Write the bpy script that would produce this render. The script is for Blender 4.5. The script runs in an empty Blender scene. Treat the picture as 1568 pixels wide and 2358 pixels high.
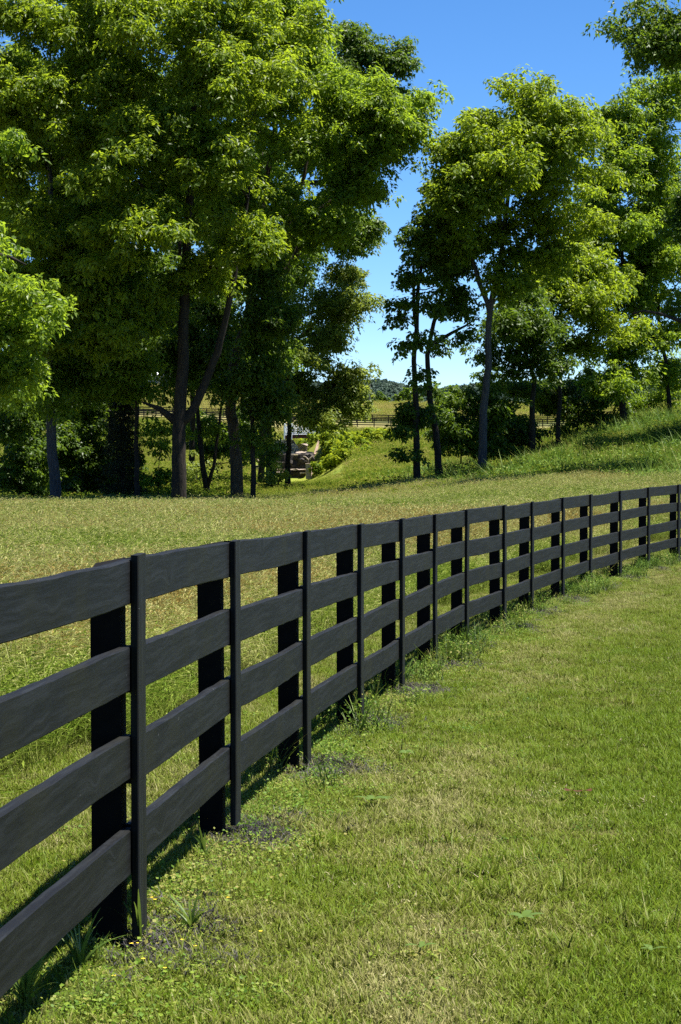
import bpy, math, random
import numpy as np
from mathutils import Vector, Matrix

# ------------------------------------------------------------------ basics
SC = bpy.context.scene
COL = SC.collection
RNG = np.random.default_rng(11)
random.seed(5)
F = 5500.0            # focal length in units of a 1568-wide photo
CX, CY = 784.0, 1179.0
EYE = 1.5             # height of the camera
PITCH = math.atan((CY - 960.0) / F)
ct, st = math.cos(PITCH), math.sin(PITCH)


def P(px, py, d):
    """point seen at photo position px, py that lies d metres ahead"""
    xc = (px - CX) / F
    yc = -(py - CY) / F
    dy = yc * st + ct
    dz = yc * ct - st
    k = d / dy
    return np.array([xc * k, d, EYE + dz * k])


def ZP(py, d):
    return P(CX, py, d)[2]


def tag(o, label=None, cat=None, group=None, kind=None):
    if label:
        o['label'] = label
    if cat:
        o['category'] = cat
    if group:
        o['group'] = group
    if kind:
        o['kind'] = kind
    return o


def empty(name, loc=(0, 0, 0), rz=0.0):
    o = bpy.data.objects.new(name, None)
    o.empty_display_size = 0.2
    o.location = loc
    o.rotation_euler = (0, 0, rz)
    COL.objects.link(o)
    return o


def mesh_np(name, verts, faces, attrs=None, smooth=False, mats=None, mat_idx=None):
    """faces: list of index arrays, each (n,k)"""
    me = bpy.data.meshes.new(name)
    verts = np.asarray(verts, dtype=np.float32).reshape(-1, 3)
    if not isinstance(faces, (list, tuple)):
        faces = [faces]
    faces = [np.asarray(f, dtype=np.int32) for f in faces if len(f)]
    nl = sum(f.size for f in faces)
    nf = sum(len(f) for f in faces)
    me.vertices.add(len(verts))
    me.vertices.foreach_set('co', verts.ravel())
    me.loops.add(nl)
    me.loops.foreach_set('vertex_index', np.concatenate([f.ravel() for f in faces]))
    me.polygons.add(nf)
    tot = np.concatenate([np.full(len(f), f.shape[1], dtype=np.int32) for f in faces])
    starts = np.concatenate([[0], np.cumsum(tot)[:-1]]).astype(np.int32)
    me.polygons.foreach_set('loop_start', starts)
    me.polygons.foreach_set('use_smooth', np.full(nf, bool(smooth)))
    if mat_idx is not None:
        me.polygons.foreach_set('material_index', np.asarray(mat_idx, dtype=np.int32))
    for k, v in (attrs or {}).items():
        v = np.asarray(v, dtype=np.float32)
        if v.ndim == 1:
            a = me.attributes.new(k, 'FLOAT', 'POINT')
            a.data.foreach_set('value', v)
        else:
            a = me.attributes.new(k, 'FLOAT_VECTOR', 'POINT')
            a.data.foreach_set('vector', v.ravel())
    me.update(calc_edges=True)
    for m in (mats or []):
        me.materials.append(m)
    return me


def link(name, me, parent=None, loc=(0, 0, 0), rot=(0, 0, 0)):
    o = bpy.data.objects.new(name, me)
    COL.objects.link(o)
    o.location = loc
    o.rotation_euler = rot
    if parent is not None:
        o.parent = parent
    return o


class MB:
    """collects boxes, tubes and loose polygons into one mesh"""

    def __init__(self):
        self.v, self.q, self.t, self.n = [], [], [], 0

    def add(self, v, q=None, t=None):
        v = np.asarray(v, dtype=float).reshape(-1, 3)
        if q is not None and len(q):
            self.q.append(np.asarray(q) + self.n)
        if t is not None and len(t):
            self.t.append(np.asarray(t) + self.n)
        self.v.append(v)
        self.n += len(v)
        return self

    def box(self, c, s, rz=0.0, jit=0.0, bev=0.0):
        sx, sy, sz = s[0] / 2, s[1] / 2, s[2] / 2
        if bev <= 0:
            v = np.array([[x, y, z] for z in (-sz, sz) for x, y in ((-sx, -sy), (sx, -sy), (sx, sy), (-sx, sy))])
            q = [[0, 3, 2, 1], [4, 5, 6, 7], [0, 1, 5, 4], [1, 2, 6, 5], [2, 3, 7, 6], [3, 0, 4, 7]]
            t = None
        else:
            b = min(bev, sx * .9, sy * .9, sz * .9)
            ring = lambda ix, iy: [(-ix + 0, -iy), (ix, -iy), (ix, iy), (-ix, iy)]
            v, q = [], []
            # octagonal-ish rings
            def octo(ax, ay, bb):
                return [(-ax + bb, -ay), (ax - bb, -ay), (ax, -ay + bb), (ax, ay - bb), (ax - bb, ay), (-ax + bb, ay), (-ax, ay - bb), (-ax, -ay + bb)]
            rings = [(octo(sx - b, sy - b, b * .4), -sz), (octo(sx, sy, b), -sz + b), (octo(sx, sy, b), sz - b), (octo(sx - b, sy - b, b * .4), sz)]
            for r, z in rings:
                v += [(x, y, z) for x, y in r]
            for k in range(3):
                for i in range(8):
                    j = (i + 1) % 8
                    q.append([k * 8 + i, k * 8 + j, (k + 1) * 8 + j, (k + 1) * 8 + i])
            for base, rev in ((0, True), (24, False)):
                for a_, b_, c_, d_ in ((0, 1, 2, 7), (7, 2, 3, 6), (6, 3, 4, 5)):
                    f = [base + a_, base + b_, base + c_, base + d_]
                    q.append(f[::-1] if rev else f)
            v = np.array(v)
            t = None
        if jit:
            v = v + RNG.normal(0, jit, v.shape)
        c_, s_ = math.cos(rz), math.sin(rz)
        R = np.array([[c_, -s_, 0], [s_, c_, 0], [0, 0, 1]])
        return self.add(v @ R.T + np.asarray(c), q, t)

    def tube(self, pts, rad, n=6, cap=True):
        pts = np.asarray(pts, dtype=float)
        m = len(pts)
        rad = np.broadcast_to(np.asarray(rad, dtype=float), (m,))
        tan = np.gradient(pts, axis=0)
        tan /= np.linalg.norm(tan, axis=1)[:, None] + 1e-9
        ref = np.array([0.31, 0.95, 0.05]) if abs(tan[0][1]) < .8 else np.array([1.0, 0, 0.1])
        u = np.cross(tan, ref)
        u /= np.linalg.norm(u, axis=1)[:, None] + 1e-9
        w = np.cross(tan, u)
        a = np.arange(n) * 2 * math.pi / n
        v = pts[:, None, :] + rad[:, None, None] * (np.cos(a)[None, :, None] * u[:, None, :] + np.sin(a)[None, :, None] * w[:, None, :])
        i = np.arange(m - 1)[:, None] * n
        k = np.arange(n)[None, :]
        k2 = (k + 1) % n
        q = np.stack([i + k, i + n + k, i + n + k2, i + k2], axis=-1).reshape(-1, 4)
        t = None
        if cap:
            vv = np.vstack([v.reshape(-1, 3), pts[:1], pts[-1:]])
            o0, o1 = m * n, m * n + 1
            kk = np.arange(n)
            kn = (kk + 1) % n
            t = np.vstack([np.stack([np.full(n, o0), kk, kn], 1), np.stack([np.full(n, o1), (m - 1) * n + kn, (m - 1) * n + kk], 1)])
            return self.add(vv, q, t)
        return self.add(v.reshape(-1, 3), q, t)

    def mesh(self, name, mat, smooth=False, attrs=None):
        f = []
        if self.q:
            f.append(np.vstack(self.q))
        if self.t:
            f.append(np.vstack(self.t))
        return mesh_np(name, np.vstack(self.v), f, attrs, smooth, [mat] if mat else None)

    def build(self, name, mat, parent=None, loc=(0, 0, 0), rot=(0, 0, 0), smooth=False, attrs=None):
        return link(name, self.mesh(name, mat, smooth, attrs), parent, loc, rot)


# value noise in numpy
_perm = RNG.random((256, 256))


def vnoise(x, y):
    x = np.asarray(x, dtype=float)
    y = np.asarray(y, dtype=float)
    xi = np.floor(x).astype(int)
    yi = np.floor(y).astype(int)
    fx = x - xi
    fy = y - yi
    fx = fx * fx * (3 - 2 * fx)
    fy = fy * fy * (3 - 2 * fy)
    g = lambda a, b: _perm[a % 256, b % 256]
    return (g(xi, yi) * (1 - fx) + g(xi + 1, yi) * fx) * (1 - fy) + (g(xi, yi + 1) * (1 - fx) + g(xi + 1, yi + 1) * fx) * fy


def fbm(x, y, o=3):
    s = 0
    a = 0.5
    t = 0
    for k in range(o):
        s = s + a * vnoise(x * 2 ** k + 17.3 * k, y * 2 ** k - 9.1 * k)
        t += a
        a *= .5
    return s / t


def sstep(a, b, x):
    t = np.clip((x - a) / (b - a), 0, 1)
    return t * t * (3 - 2 * t)


# ------------------------------------------------------------------ materials
def newmat(name):
    m = bpy.data.materials.new(name)
    m.use_nodes = True
    nt = m.node_tree
    nt.nodes.clear()
    out = nt.nodes.new('ShaderNodeOutputMaterial')
    return m, nt, out


class NT:
    def __init__(self, nt):
        self.nt = nt

    def n(self, typ, **kw):
        nd = self.nt.nodes.new(typ)
        for k, v in kw.items():
            setattr(nd, k, v)
        return nd

    def l(self, a, b):
        self.nt.links.new(a, b)

    def mix(self, fac, a, b, blend='MIX'):
        nd = self.n('ShaderNodeMix', data_type='RGBA', blend_type=blend)
        for sock, val in ((nd.inputs[0], fac), (nd.inputs[6], a), (nd.inputs[7], b)):
            if hasattr(val, 'is_output'):
                self.l(val, sock)
            elif isinstance(val, (int, float)):
                sock.default_value = val
            else:
                sock.default_value = (*val, 1)
        return nd.outputs[2]

    def math(self, op, a, b=None, clamp=False):
        nd = self.n('ShaderNodeMath', operation=op, use_clamp=clamp)
        for sock, val in ((nd.inputs[0], a), (nd.inputs[1], b)):
            if val is None:
                continue
            if hasattr(val, 'is_output'):
                self.l(val, sock)
            else:
                sock.default_value = val
        return nd.outputs[0]

    def noise(self, vec, scale, detail=3, rough=.55):
        nd = self.n('ShaderNodeTexNoise')
        nd.inputs['Scale'].default_value = scale
        nd.inputs['Detail'].default_value = detail
        nd.inputs['Roughness'].default_value = rough
        if vec is not None:
            self.l(vec, nd.inputs['Vector'])
        return nd.outputs['Fac']

    def ramp(self, fac, stops):
        nd = self.n('ShaderNodeValToRGB')
        e = nd.color_ramp.elements
        while len(e) < len(stops):
            e.new(.5)
        for el, (p, c) in zip(e, stops):
            el.position = p
            el.color = (*c, 1) if len(c) == 3 else c
        self.l(fac, nd.inputs[0])
        return nd.outputs[0]

    def attr(self, name, inst=False):
        nd = self.n('ShaderNodeAttribute', attribute_name=name)
        if inst:
            nd.attribute_type = 'INSTANCER'
        return nd

    def bsdf(self, col, rough=.6, spec=.3, normal=None):
        nd = self.n('ShaderNodeBsdfPrincipled')
        for sock, val in ((nd.inputs['Base Color'], col), (nd.inputs['Roughness'], rough), (nd.inputs['Specular IOR Level'], spec)):
            if hasattr(val, 'is_output'):
                self.l(val, sock)
            elif isinstance(val, (int, float)):
                sock.default_value = val
            else:
                sock.default_value = (*val, 1)
        if normal is not None:
            self.l(normal, nd.inputs['Normal'])
        return nd

    def bump(self, h, strength=.3, dist=.01):
        nd = self.n('ShaderNodeBump')
        nd.inputs['Strength'].default_value = strength
        nd.inputs['Distance'].default_value = dist
        self.l(h, nd.inputs['Height'])
        return nd.outputs[0]


def leaf_mat(name, stops, trans=(.20, .26, .03), tfac=.4, rough=.45, spec=.28):
    """leaf faces: colour varies leaf by leaf through the attribute 'rnd'"""
    m, nt, out = newmat(name)
    g = NT(nt)
    col = g.ramp(g.attr('rnd').outputs['Fac'], stops)
    b = g.bsdf(col, rough, spec)
    t = g.n('ShaderNodeBsdfTranslucent')
    g.l(g.mix(.65, col, trans), t.inputs[0])
    mx = g.n('ShaderNodeMixShader')
    mx.inputs[0].default_value = tfac
    g.l(b.outputs[0], mx.inputs[1])
    g.l(t.outputs[0], mx.inputs[2])
    g.l(mx.outputs[0], out.inputs[0])
    return m


def blade_mat(name, low, highs, trans=.3, rough=.5, spec=.1):
    """grass blades: tint (per plant) picks the colour, h goes root to tip"""
    m, nt, out = newmat(name)
    g = NT(nt)
    tint = g.attr('tint', True).outputs['Fac']
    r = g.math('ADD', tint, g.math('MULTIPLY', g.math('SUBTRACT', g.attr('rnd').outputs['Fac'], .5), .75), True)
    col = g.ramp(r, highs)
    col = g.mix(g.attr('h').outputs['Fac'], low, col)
    b = g.bsdf(col, rough, spec)
    t = g.n('ShaderNodeBsdfTranslucent')
    g.l(col, t.inputs[0])
    mx = g.n('ShaderNodeMixShader')
    mx.inputs[0].default_value = trans
    g.l(b.outputs[0], mx.inputs[1])
    g.l(t.outputs[0], mx.inputs[2])
    g.l(mx.outputs[0], out.inputs[0])
    return m


def bark_mat(name, c0, c1, scale=3.0):
    m, nt, out = newmat(name)
    g = NT(nt)
    tc = g.n('ShaderNodeTexCoord').outputs['Object']
    mp = g.n('ShaderNodeMapping')
    mp.inputs['Scale'].default_value = (scale * 3, scale * 3, scale * .5)
    g.l(tc, mp.inputs['Vector'])
    f = g.noise(mp.outputs[0], 2.2, 6, .65)
    col = g.ramp(f, [(.3, c0), (.72, c1)])
    b = g.bsdf(col, .9, .15, g.bump(f, .8, .05))
    g.l(b.outputs[0], out.inputs[0])
    return m


def simple_mat(name, c0, c1, scale=6.0, rough=.8, spec=.2, bump=.3, dist=.02):
    m, nt, out = newmat(name)
    g = NT(nt)
    tc = g.n('ShaderNodeTexCoord').outputs['Object']
    f = g.noise(tc, scale, 5, .6)
    col = g.ramp(f, [(.3, c0), (.7, c1)])
    b = g.bsdf(col, rough, spec, g.bump(f, bump, dist))
    g.l(b.outputs[0], out.inputs[0])
    return m


def wood_mat(name):
    """black-stained rough sawn fence wood; grain runs along the local x axis"""
    m, nt, out = newmat(name)
    g = NT(nt)
    tc = g.n('ShaderNodeTexCoord').outputs['Object']
    oi = g.n('ShaderNodeObjectInfo')
    add = g.n('ShaderNodeVectorMath', operation='ADD')
    sc = g.n('ShaderNodeVectorMath', operation='SCALE')
    cmb = g.n('ShaderNodeCombineXYZ')
    for i in range(3):
        g.l(oi.outputs['Random'], cmb.inputs[i])
    g.l(cmb.outputs[0], sc.inputs[0])
    sc.inputs['Scale'].default_value = 37.0
    g.l(tc, add.inputs[0])
    g.l(sc.outputs[0], add.inputs[1])
    # knots and swirling grain: warp the coordinate by low noise before stretching it
    nz = g.n('ShaderNodeTexNoise')
    nz.inputs['Scale'].default_value = 3.2
    nz.inputs['Detail'].default_value = 2
    g.l(add.outputs[0], nz.inputs['Vector'])
    wsc = g.n('ShaderNodeVectorMath', operation='SCALE')
    g.l(nz.outputs['Color'], wsc.inputs[0])
    wsc.inputs['Scale'].default_value = .035
    add2 = g.n('ShaderNodeVectorMath', operation='ADD')
    g.l(add.outputs[0], add2.inputs[0])
    g.l(wsc.outputs[0], add2.inputs[1])
    # knots: sparse points that bend the grain around them
    kv = g.n('ShaderNodeTexVoronoi')
    kv.inputs['Scale'].default_value = 3.1
    kmp = g.n('ShaderNodeMapping')
    kmp.inputs['Scale'].default_value = (.62, .5, 1.3)
    g.l(add.outputs[0], kmp.inputs['Vector'])
    g.l(kmp.outputs[0], kv.inputs['Vector'])
    knot = g.n('ShaderNodeMapRange')
    knot.inputs['From Min'].default_value = .05
    knot.inputs['From Max'].default_value = .30
    knot.inputs['To Min'].default_value = 1.0
    knot.inputs['To Max'].default_value = 0.0
    g.l(kv.outputs['Distance'], knot.inputs['Value'])
    kn = knot.outputs[0]
    kb = g.math('MULTIPLY', g.math('MULTIPLY', kn, kn), .05)
    kc = g.n('ShaderNodeCombineXYZ')
    g.l(kb, kc.inputs[2])
    add3 = g.n('ShaderNodeVectorMath', operation='ADD')
    g.l(add2.outputs[0], add3.inputs[0])
    g.l(kc.outputs[0], add3.inputs[1])
    mp = g.n('ShaderNodeMapping')
    mp.inputs['Scale'].default_value = (1.0, 24, 24)
    g.l(add3.outputs[0], mp.inputs['Vector'])
    grain = g.noise(mp.outputs[0], 2.0, 4, .6)
    big = g.noise(add.outputs[0], 2.4, 3, .6)
    fine = g.noise(add.outputs[0], 60, 3, .6)
    col = g.ramp(grain, [(.38, (.0010, .0011, .0012)), (.5, (.0036, .0040, .0043)), (.64, (.009, .0102, .0114))])
    col = g.mix(g.math('MULTIPLY', g.math('SUBTRACT', big, .48, True), 3.2, True), col, (.008, .008, .0026))
    # bird droppings and lichen flecks
    vor = g.n('ShaderNodeTexVoronoi')
    vor.inputs['Scale'].default_value = 5.2
    vor.inputs['Randomness'].default_value = 1
    mp2 = g.n('ShaderNodeMapping')
    mp2.inputs['Scale'].default_value = (2.6, 1.0, .9)
    g.l(add.outputs[0], mp2.inputs['Vector'])
    g.l(mp2.outputs[0], vor.inputs['Vector'])
    spk = g.math('LESS_THAN', vor.outputs['Distance'], .032)
    spk = g.math('MULTIPLY', spk, g.math('GREATER_THAN', fine, .5))
    col = g.mix(g.math('MULTIPLY', spk, .7), col, (.3, .3, .29))
    col = g.mix(g.math('MULTIPLY', g.math('GREATER_THAN', kn, .93), .8), col, (.0015, .0015, .0015))
    rough = g.math('ADD', g.math('MULTIPLY', fine, .25), .5)
    h = g.math('ADD', g.math('MULTIPLY', grain, 1.0), g.math('MULTIPLY', fine, .25))
    b = g.bsdf(col, rough, .2, g.bump(h, .5, .005))
    g.l(b.outputs[0], out.inputs[0])
    return m


M = {}
M['wood'] = wood_mat('black_stained_wood')
M['post'] = simple_mat('shade_darkened_post', (.0022, .002, .002), (.006, .0055, .0055), 14, .85, .12, .3, .006)  # black-painted posts, colour darkened further to carry the shade on their unlit faces
M['bark'] = bark_mat('dark_bark', (.012, .010, .008), (.05, .042, .034))
M['bark_grey'] = bark_mat('grey_bark', (.03, .029, .03), (.095, .092, .092))
M['bark_light'] = bark_mat('ridged_bark', (.025, .019, .014), (.12, .095, .065))
M['dead'] = bark_mat('dead_wood', (.09, .075, .06), (.22, .19, .155))
GREEN = [(0, (.045, .09, .006)), (.5, (.09, .16, .010)), (1, (.15, .215, .018))]
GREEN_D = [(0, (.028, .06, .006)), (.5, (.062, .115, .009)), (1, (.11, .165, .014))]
LIME = [(0, (.06, .10, .012)), (.5, (.11, .17, .02)), (1, (.17, .22, .035))]
OLIVE = [(0, (.045, .088, .006)), (.5, (.098, .162, .009)), (1, (.165, .22, .014))]
M['leaf'] = leaf_mat('ash_leaf', GREEN, (.40, .55, .03), .55)
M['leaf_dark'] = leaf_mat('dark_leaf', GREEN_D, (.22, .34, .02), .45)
M['leaf_lime'] = leaf_mat('lime_leaf', LIME, (.38, .44, .05), .5)
M['leaf_olive'] = leaf_mat('olive_leaf', OLIVE, (.42, .54, .025), .55)
M['leaf_ivy'] = leaf_mat('vine_leaf', [(0, (.03, .07, .006)), (.5, (.12, .19, .012)), (1, (.27, .31, .02))], (.4, .46, .02), .45, .6, .1)
M['needle'] = leaf_mat('cedar_needles', [(0, (.012, .022, .008)), (1, (.045, .055, .022))], (.05, .06, .02), .15)
M['far_leaf'] = leaf_mat('far_leaf', [(0, (.03, .055, .042)), (.5, (.05, .088, .064)), (1, (.075, .12, .08))], (.06, .10, .05), .25, .7, .3)  # blue of distant haze is mixed into this leaf colour

# ------------------------------------------------------------------ fence line and terrain
BX = np.array([318, 541, 707, 831, 926, 1003, 1076, 1162, 1226, 1297, 1361, 1429, 1494, 1563.])
BT = np.array([1282, 1248, 1223, 1207, 1195, 1188, 1175, 1163, 1157, 1147, 1140, 1130, 1122, 1117.])
BB = np.array([2130, 1905, 1760, 1655, 1580, 1530, 1480, 1435, 1403, 1370, 1350, 1322, 1307, 1286.])
HB = 1.257
dep = HB * F / (BB - BT)
ii = np.arange(len(BX))
dfit = np.polyval(np.polyfit(ii[:13], dep[:13], 2), ii)
bx = np.array([P(px, 1200, d)[0] for px, d in zip(BX, dfit)])
# smooth top line
ztop = np.array([P(px, t, d)[2] for px, t, d in zip(BX, BT, dfit)])
ztop_s = np.polyval(np.polyfit(dfit, ztop, 3), dfit)
ztop = .35 * ztop + .65 * ztop_s
zpoly = np.polyfit(dfit, ztop - HB - .045, 3)
# extend the fence at both ends
fx = np.concatenate([[bx[0] - .43, bx[0] - .215], bx, [bx[-1] + .85, bx[-1] + 1.75, bx[-1] + 2.7]])
fy = np.concatenate([[dfit[0] - 4.82, dfit[0] - 2.41], dfit, [dfit[-1] + 2.3, dfit[-1] + 4.55, dfit[-1] + 6.75]])
z0 = ztop[0] + np.array([.10, .05])
fz = np.concatenate([z0, ztop, ztop[-1] - np.array([.02, .04, .06])])
NP_ = len(fx)
# polyline for distance tests, far extension
plx = np.concatenate([[fx[0] - 5], fx, [fx[-1] + 40]])
ply = np.concatenate([[fy[0] - 50], fy, [fy[-1] + 55]])


def fence_s(x, y):
    """signed distance to the fence line, positive on the mown side"""
    x = np.asarray(x, dtype=float)
    y = np.asarray(y, dtype=float)
    best = np.full(x.shape, 1e9)
    sg = np.ones(x.shape)
    for i in range(len(plx) - 1):
        ax, ay, bx_, by_ = plx[i], ply[i], plx[i + 1], ply[i + 1]
        ex, ey = bx_ - ax, by_ - ay
        L2 = ex * ex + ey * ey
        t = np.clip(((x - ax) * ex + (y - ay) * ey) / L2, 0, 1)
        dx, dy = x - (ax + t * ex), y - (ay + t * ey)
        dd = np.sqrt(dx * dx + dy * dy)
        cr = dx * ey - dy * ex
        up = dd < best
        best = np.where(up, dd, best)
        sg = np.where(up, np.sign(cr), sg)
    return best * sg


DD = [45, 60, 75, 82, 86, 90, 95, 100, 105, 110, 115, 140, 180, 220, 236, 240, 246, 252, 260, 300, 350, 420, 520, 620, 800]
COLS = {
    -700: dict(zip(DD, [1251, 1220, 1210, 1204, 1198, 1190, 1177, 1164, 1151, 1139, 1128, 1100, 1060, 1015, 1000, 996, 990, 985, 978, 960, 945, 925, 890, 893, 905])),
    0: dict(zip(DD, [1251, 1220, 1210, 1204, 1197, 1187, 1174, 1162, 1150, 1140, 1132, 1110, 1075, 1030, 1014, 1010, 1005, 1000, 992, 970, 955, 930, 890, 893, 905])),
    340: dict(zip(DD, [1251, 1220, 1210, 1204, 1197, 1187, 1173, 1160, 1147, 1138, 1130, 1112, 1070, 1022, 1008, 1004, 1000, 996, 990, 975, 958, 930, 889, 893, 905])),
    560: dict(zip(DD, [1251, 1220, 1210, 1203, 1196, 1185, 1169, 1154, 1141, 1131, 1124, 1110, 1100, 1075, 1050, 1042, 1030, 1022, 1012, 985, 968, 940, 905, 905, 910])),
    615: dict(zip(DD, [1251, 1220, 1210, 1202, 1194, 1183, 1167, 1151, 1140, 1130, 1123, 1121, 1118, 1116, 1112, 1095, 1030, 1016, 1008, 988, 970, 942, 915, 915, 918])),
    650: dict(zip(DD, [1251, 1220, 1209, 1200, 1192, 1181, 1165, 1150, 1138, 1130, 1125, 1121, 1119, 1117, 1113, 1108, 1072, 1066, 1052, 1010, 974, 946, 925, 925, 925])),
    700: dict(zip(DD, [1251, 1219, 1207, 1197, 1188, 1177, 1161, 1147, 1136, 1129, 1124, 1121, 1119, 1116, 1112, 1107, 1072, 1066, 1052, 1012, 976, 948, 930, 930, 930])),
    745: dict(zip(DD, [1251, 1218, 1204, 1192, 1182, 1170, 1155, 1143, 1133, 1125, 1119, 1118, 1115, 1109, 1096, 1076, 1030, 1014, 1005, 992, 978, 950, 930, 930, 930])),
    800: dict(zip(DD, [1251, 1216, 1200, 1188, 1178, 1166, 1153, 1143, 1134, 1127, 1121, 1108, 1100, 1080, 1052, 1046, 1035, 1027, 1018, 995, 980, 952, 931, 931, 931])),
    880: dict(zip(DD, [1251, 1213, 1192, 1178, 1167, 1155, 1146, 1138, 1131, 1126, 1120, 1106, 1090, 1062, 1042, 1038, 1030, 1022, 1014, 998, 982, 954, 932, 932, 932])),
    963: dict(zip(DD, [1251, 1211, 1185, 1168, 1156, 1144, 1136, 1131, 1127, 1122, 1117, 1102, 1082, 1053, 1040, 1036, 1030, 1024, 1014, 999, 984, 956, 933, 933, 933])),
    1100: dict(zip(DD, [1251, 1204, 1169, 1148, 1134, 1119, 1106, 1101, 1099, 1096, 1092, 1082, 1068, 1045, 1036, 1034, 1029, 1024, 1014, 1000, 985, 957, 934, 934, 934])),
    1230: dict(zip(DD, [1250, 1197, 1156, 1132, 1117, 1101, 1088, 1080, 1077, 1075, 1072, 1063, 1052, 1035, 1030, 1028, 1024, 1020, 1013, 1000, 986, 958, 935, 935, 935])),
    1300: dict(zip(DD, [1250, 1194, 1148, 1124, 1108, 1090, 1074, 1062, 1055, 1051, 1047, 1038, 1028, 1016, 1012, 1011, 1010, 1009, 1007, 998, 986, 958, 935, 935, 935])),
    1450: dict(zip(DD, [1250, 1190, 1140, 1114, 1095, 1073, 1049, 1027, 1010, 999, 992, 983, 979, 977, 979, 979, 980, 980, 981, 983, 980, 958, 935, 935, 935])),
    1568: dict(zip(DD, [1250, 1186, 1131, 1102, 1082, 1058, 1032, 1007, 991, 979, 971, 960, 957, 955, 958, 959, 960, 960, 961, 965, 965, 950, 930, 930, 930])),
    1760: dict(zip(DD, [1250, 1180, 1116, 1080, 1054, 1026, 996, 970, 952, 937, 927, 910, 909, 910, 915, 916, 917, 918, 920, 930, 935, 935, 925, 925, 925])),
    2400: dict(zip(DD, [1250, 1174, 1098, 1054, 1021, 986, 951, 925, 904, 890, 879, 862, 866, 880, 890, 890, 892, 895, 900, 915, 925, 925, 920, 920, 920])),
}
TU = np.arange(-700, 2401, 10.0)
TD = np.concatenate([np.arange(45, 120, 1.0), np.arange(120, 230, 2.0), np.arange(230, 264, .5), np.arange(264, 360, 3.0), np.arange(360, 801, 10.0)])
ks = sorted(COLS)
colz = np.array([[np.interp(dd, DD, [ZP(COLS[k][d], d) for d in DD]) for dd in TD] for k in ks])
TZ = np.array([[0.0] * len(TD)] * len(TU))
for j in range(len(TD)):
    TZ[:, j] = np.interp(TU, ks, colz[:, j])
# blur across photo columns and along depth
ker = np.array([.25, .5, .25])
for _ in range(2):
    TZ[1:-1] = .25 * TZ[:-2] + .5 * TZ[1:-1] + .25 * TZ[2:]
for _ in range(3):
    TZ[:, 1:-1] = .25 * TZ[:, :-2] + .5 * TZ[:, 1:-1] + .25 * TZ[:, 2:]


def z_near(y):
    y = np.asarray(y, dtype=float)
    yy = np.clip(y, 8.0, 42)
    z = np.polyval(zpoly, yy)
    s0 = np.polyval(np.polyder(zpoly), 8.0)
    return z + np.where(y < 8, np.clip(y - 8.0, -20, 0) * s0, 0)


def zg(x, y):
    x = np.asarray(x, dtype=float)
    y = np.asarray(y, dtype=float)
    yy = np.clip(y, 45.0, 800.0)
    u = np.clip(CX + F * x / np.maximum(y, 45.0), TU[0], TU[-1] - .01)
    iu = np.clip(((u - TU[0]) / 10).astype(int), 0, len(TU) - 2)
    fu = (u - TU[iu]) / 10
    jd = np.clip(np.searchsorted(TD, yy, side='right') - 1, 0, len(TD) - 2)
    fd = (yy - TD[jd]) / (TD[jd + 1] - TD[jd])
    zt = (TZ[iu, jd] * (1 - fu) + TZ[iu + 1, jd] * fu) * (1 - fd) + (TZ[iu, jd + 1] * (1 - fu) + TZ[iu + 1, jd + 1] * fu) * fd
    w = sstep(36, 50, y)
    zn = z_near(y)
    z = zn * (1 - w) + zt * w
    fade = sstep(44, 60, y)
    z = z + (fbm(x * .35, y * .35) - .5) * .16 * fade + (fbm(x * .8 + 40, y * .8) - .5) * .05
    # land falls gently away beyond the field crest
    z = np.where(y > 600, z - np.clip(y - 600, 0, 900) * .02, z)
    return z


def G(px, d):
    p = P(px, 960, d)
    return np.array([p[0], d, float(zg(p[0], d))])


# --- ground sheet
def axis_lines(fine, far, step, g):
    a = list(np.arange(0, fine, step))
    s = step
    v = fine
    while v < far:
        a.append(v)
        s *= g
        v += s
    a.append(far)
    return np.array(a)


ax_ = axis_lines(32, 5000, .5, 1.16)
XL = np.concatenate([-ax_[::-1][:-1], ax_])
YL = np.concatenate([[-400, -200, -100, -50, -25, -12, -6], np.arange(-2, 60, .5), np.arange(60, 232, 1.0), np.arange(232, 264, .5), np.arange(264, 370, 3)])
s_, v_ = 3.0, 370.0
ext = []
while v_ < 6000:
    ext.append(v_)
    s_ *= 1.08
    v_ += s_
YL = np.concatenate([YL, ext, [6200]])
gx, gy = np.meshgrid(XL, YL)
gz = zg(gx, gy)
nx, ny = len(XL), len(YL)
idx = np.arange(nx * ny).reshape(ny, nx)
quads = np.stack([idx[:-1, :-1], idx[:-1, 1:], idx[1:, 1:], idx[1:, :-1]], -1).reshape(-1, 4)
vx, vy = gx.ravel(), gy.ravel()
S_ = fence_s(vx, vy)
uu = CX + F * vx / np.maximum(vy, 5)


def lerp(a, b, t):
    return a * (1 - t[:, None]) + np.asarray(b) * t[:, None]


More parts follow.
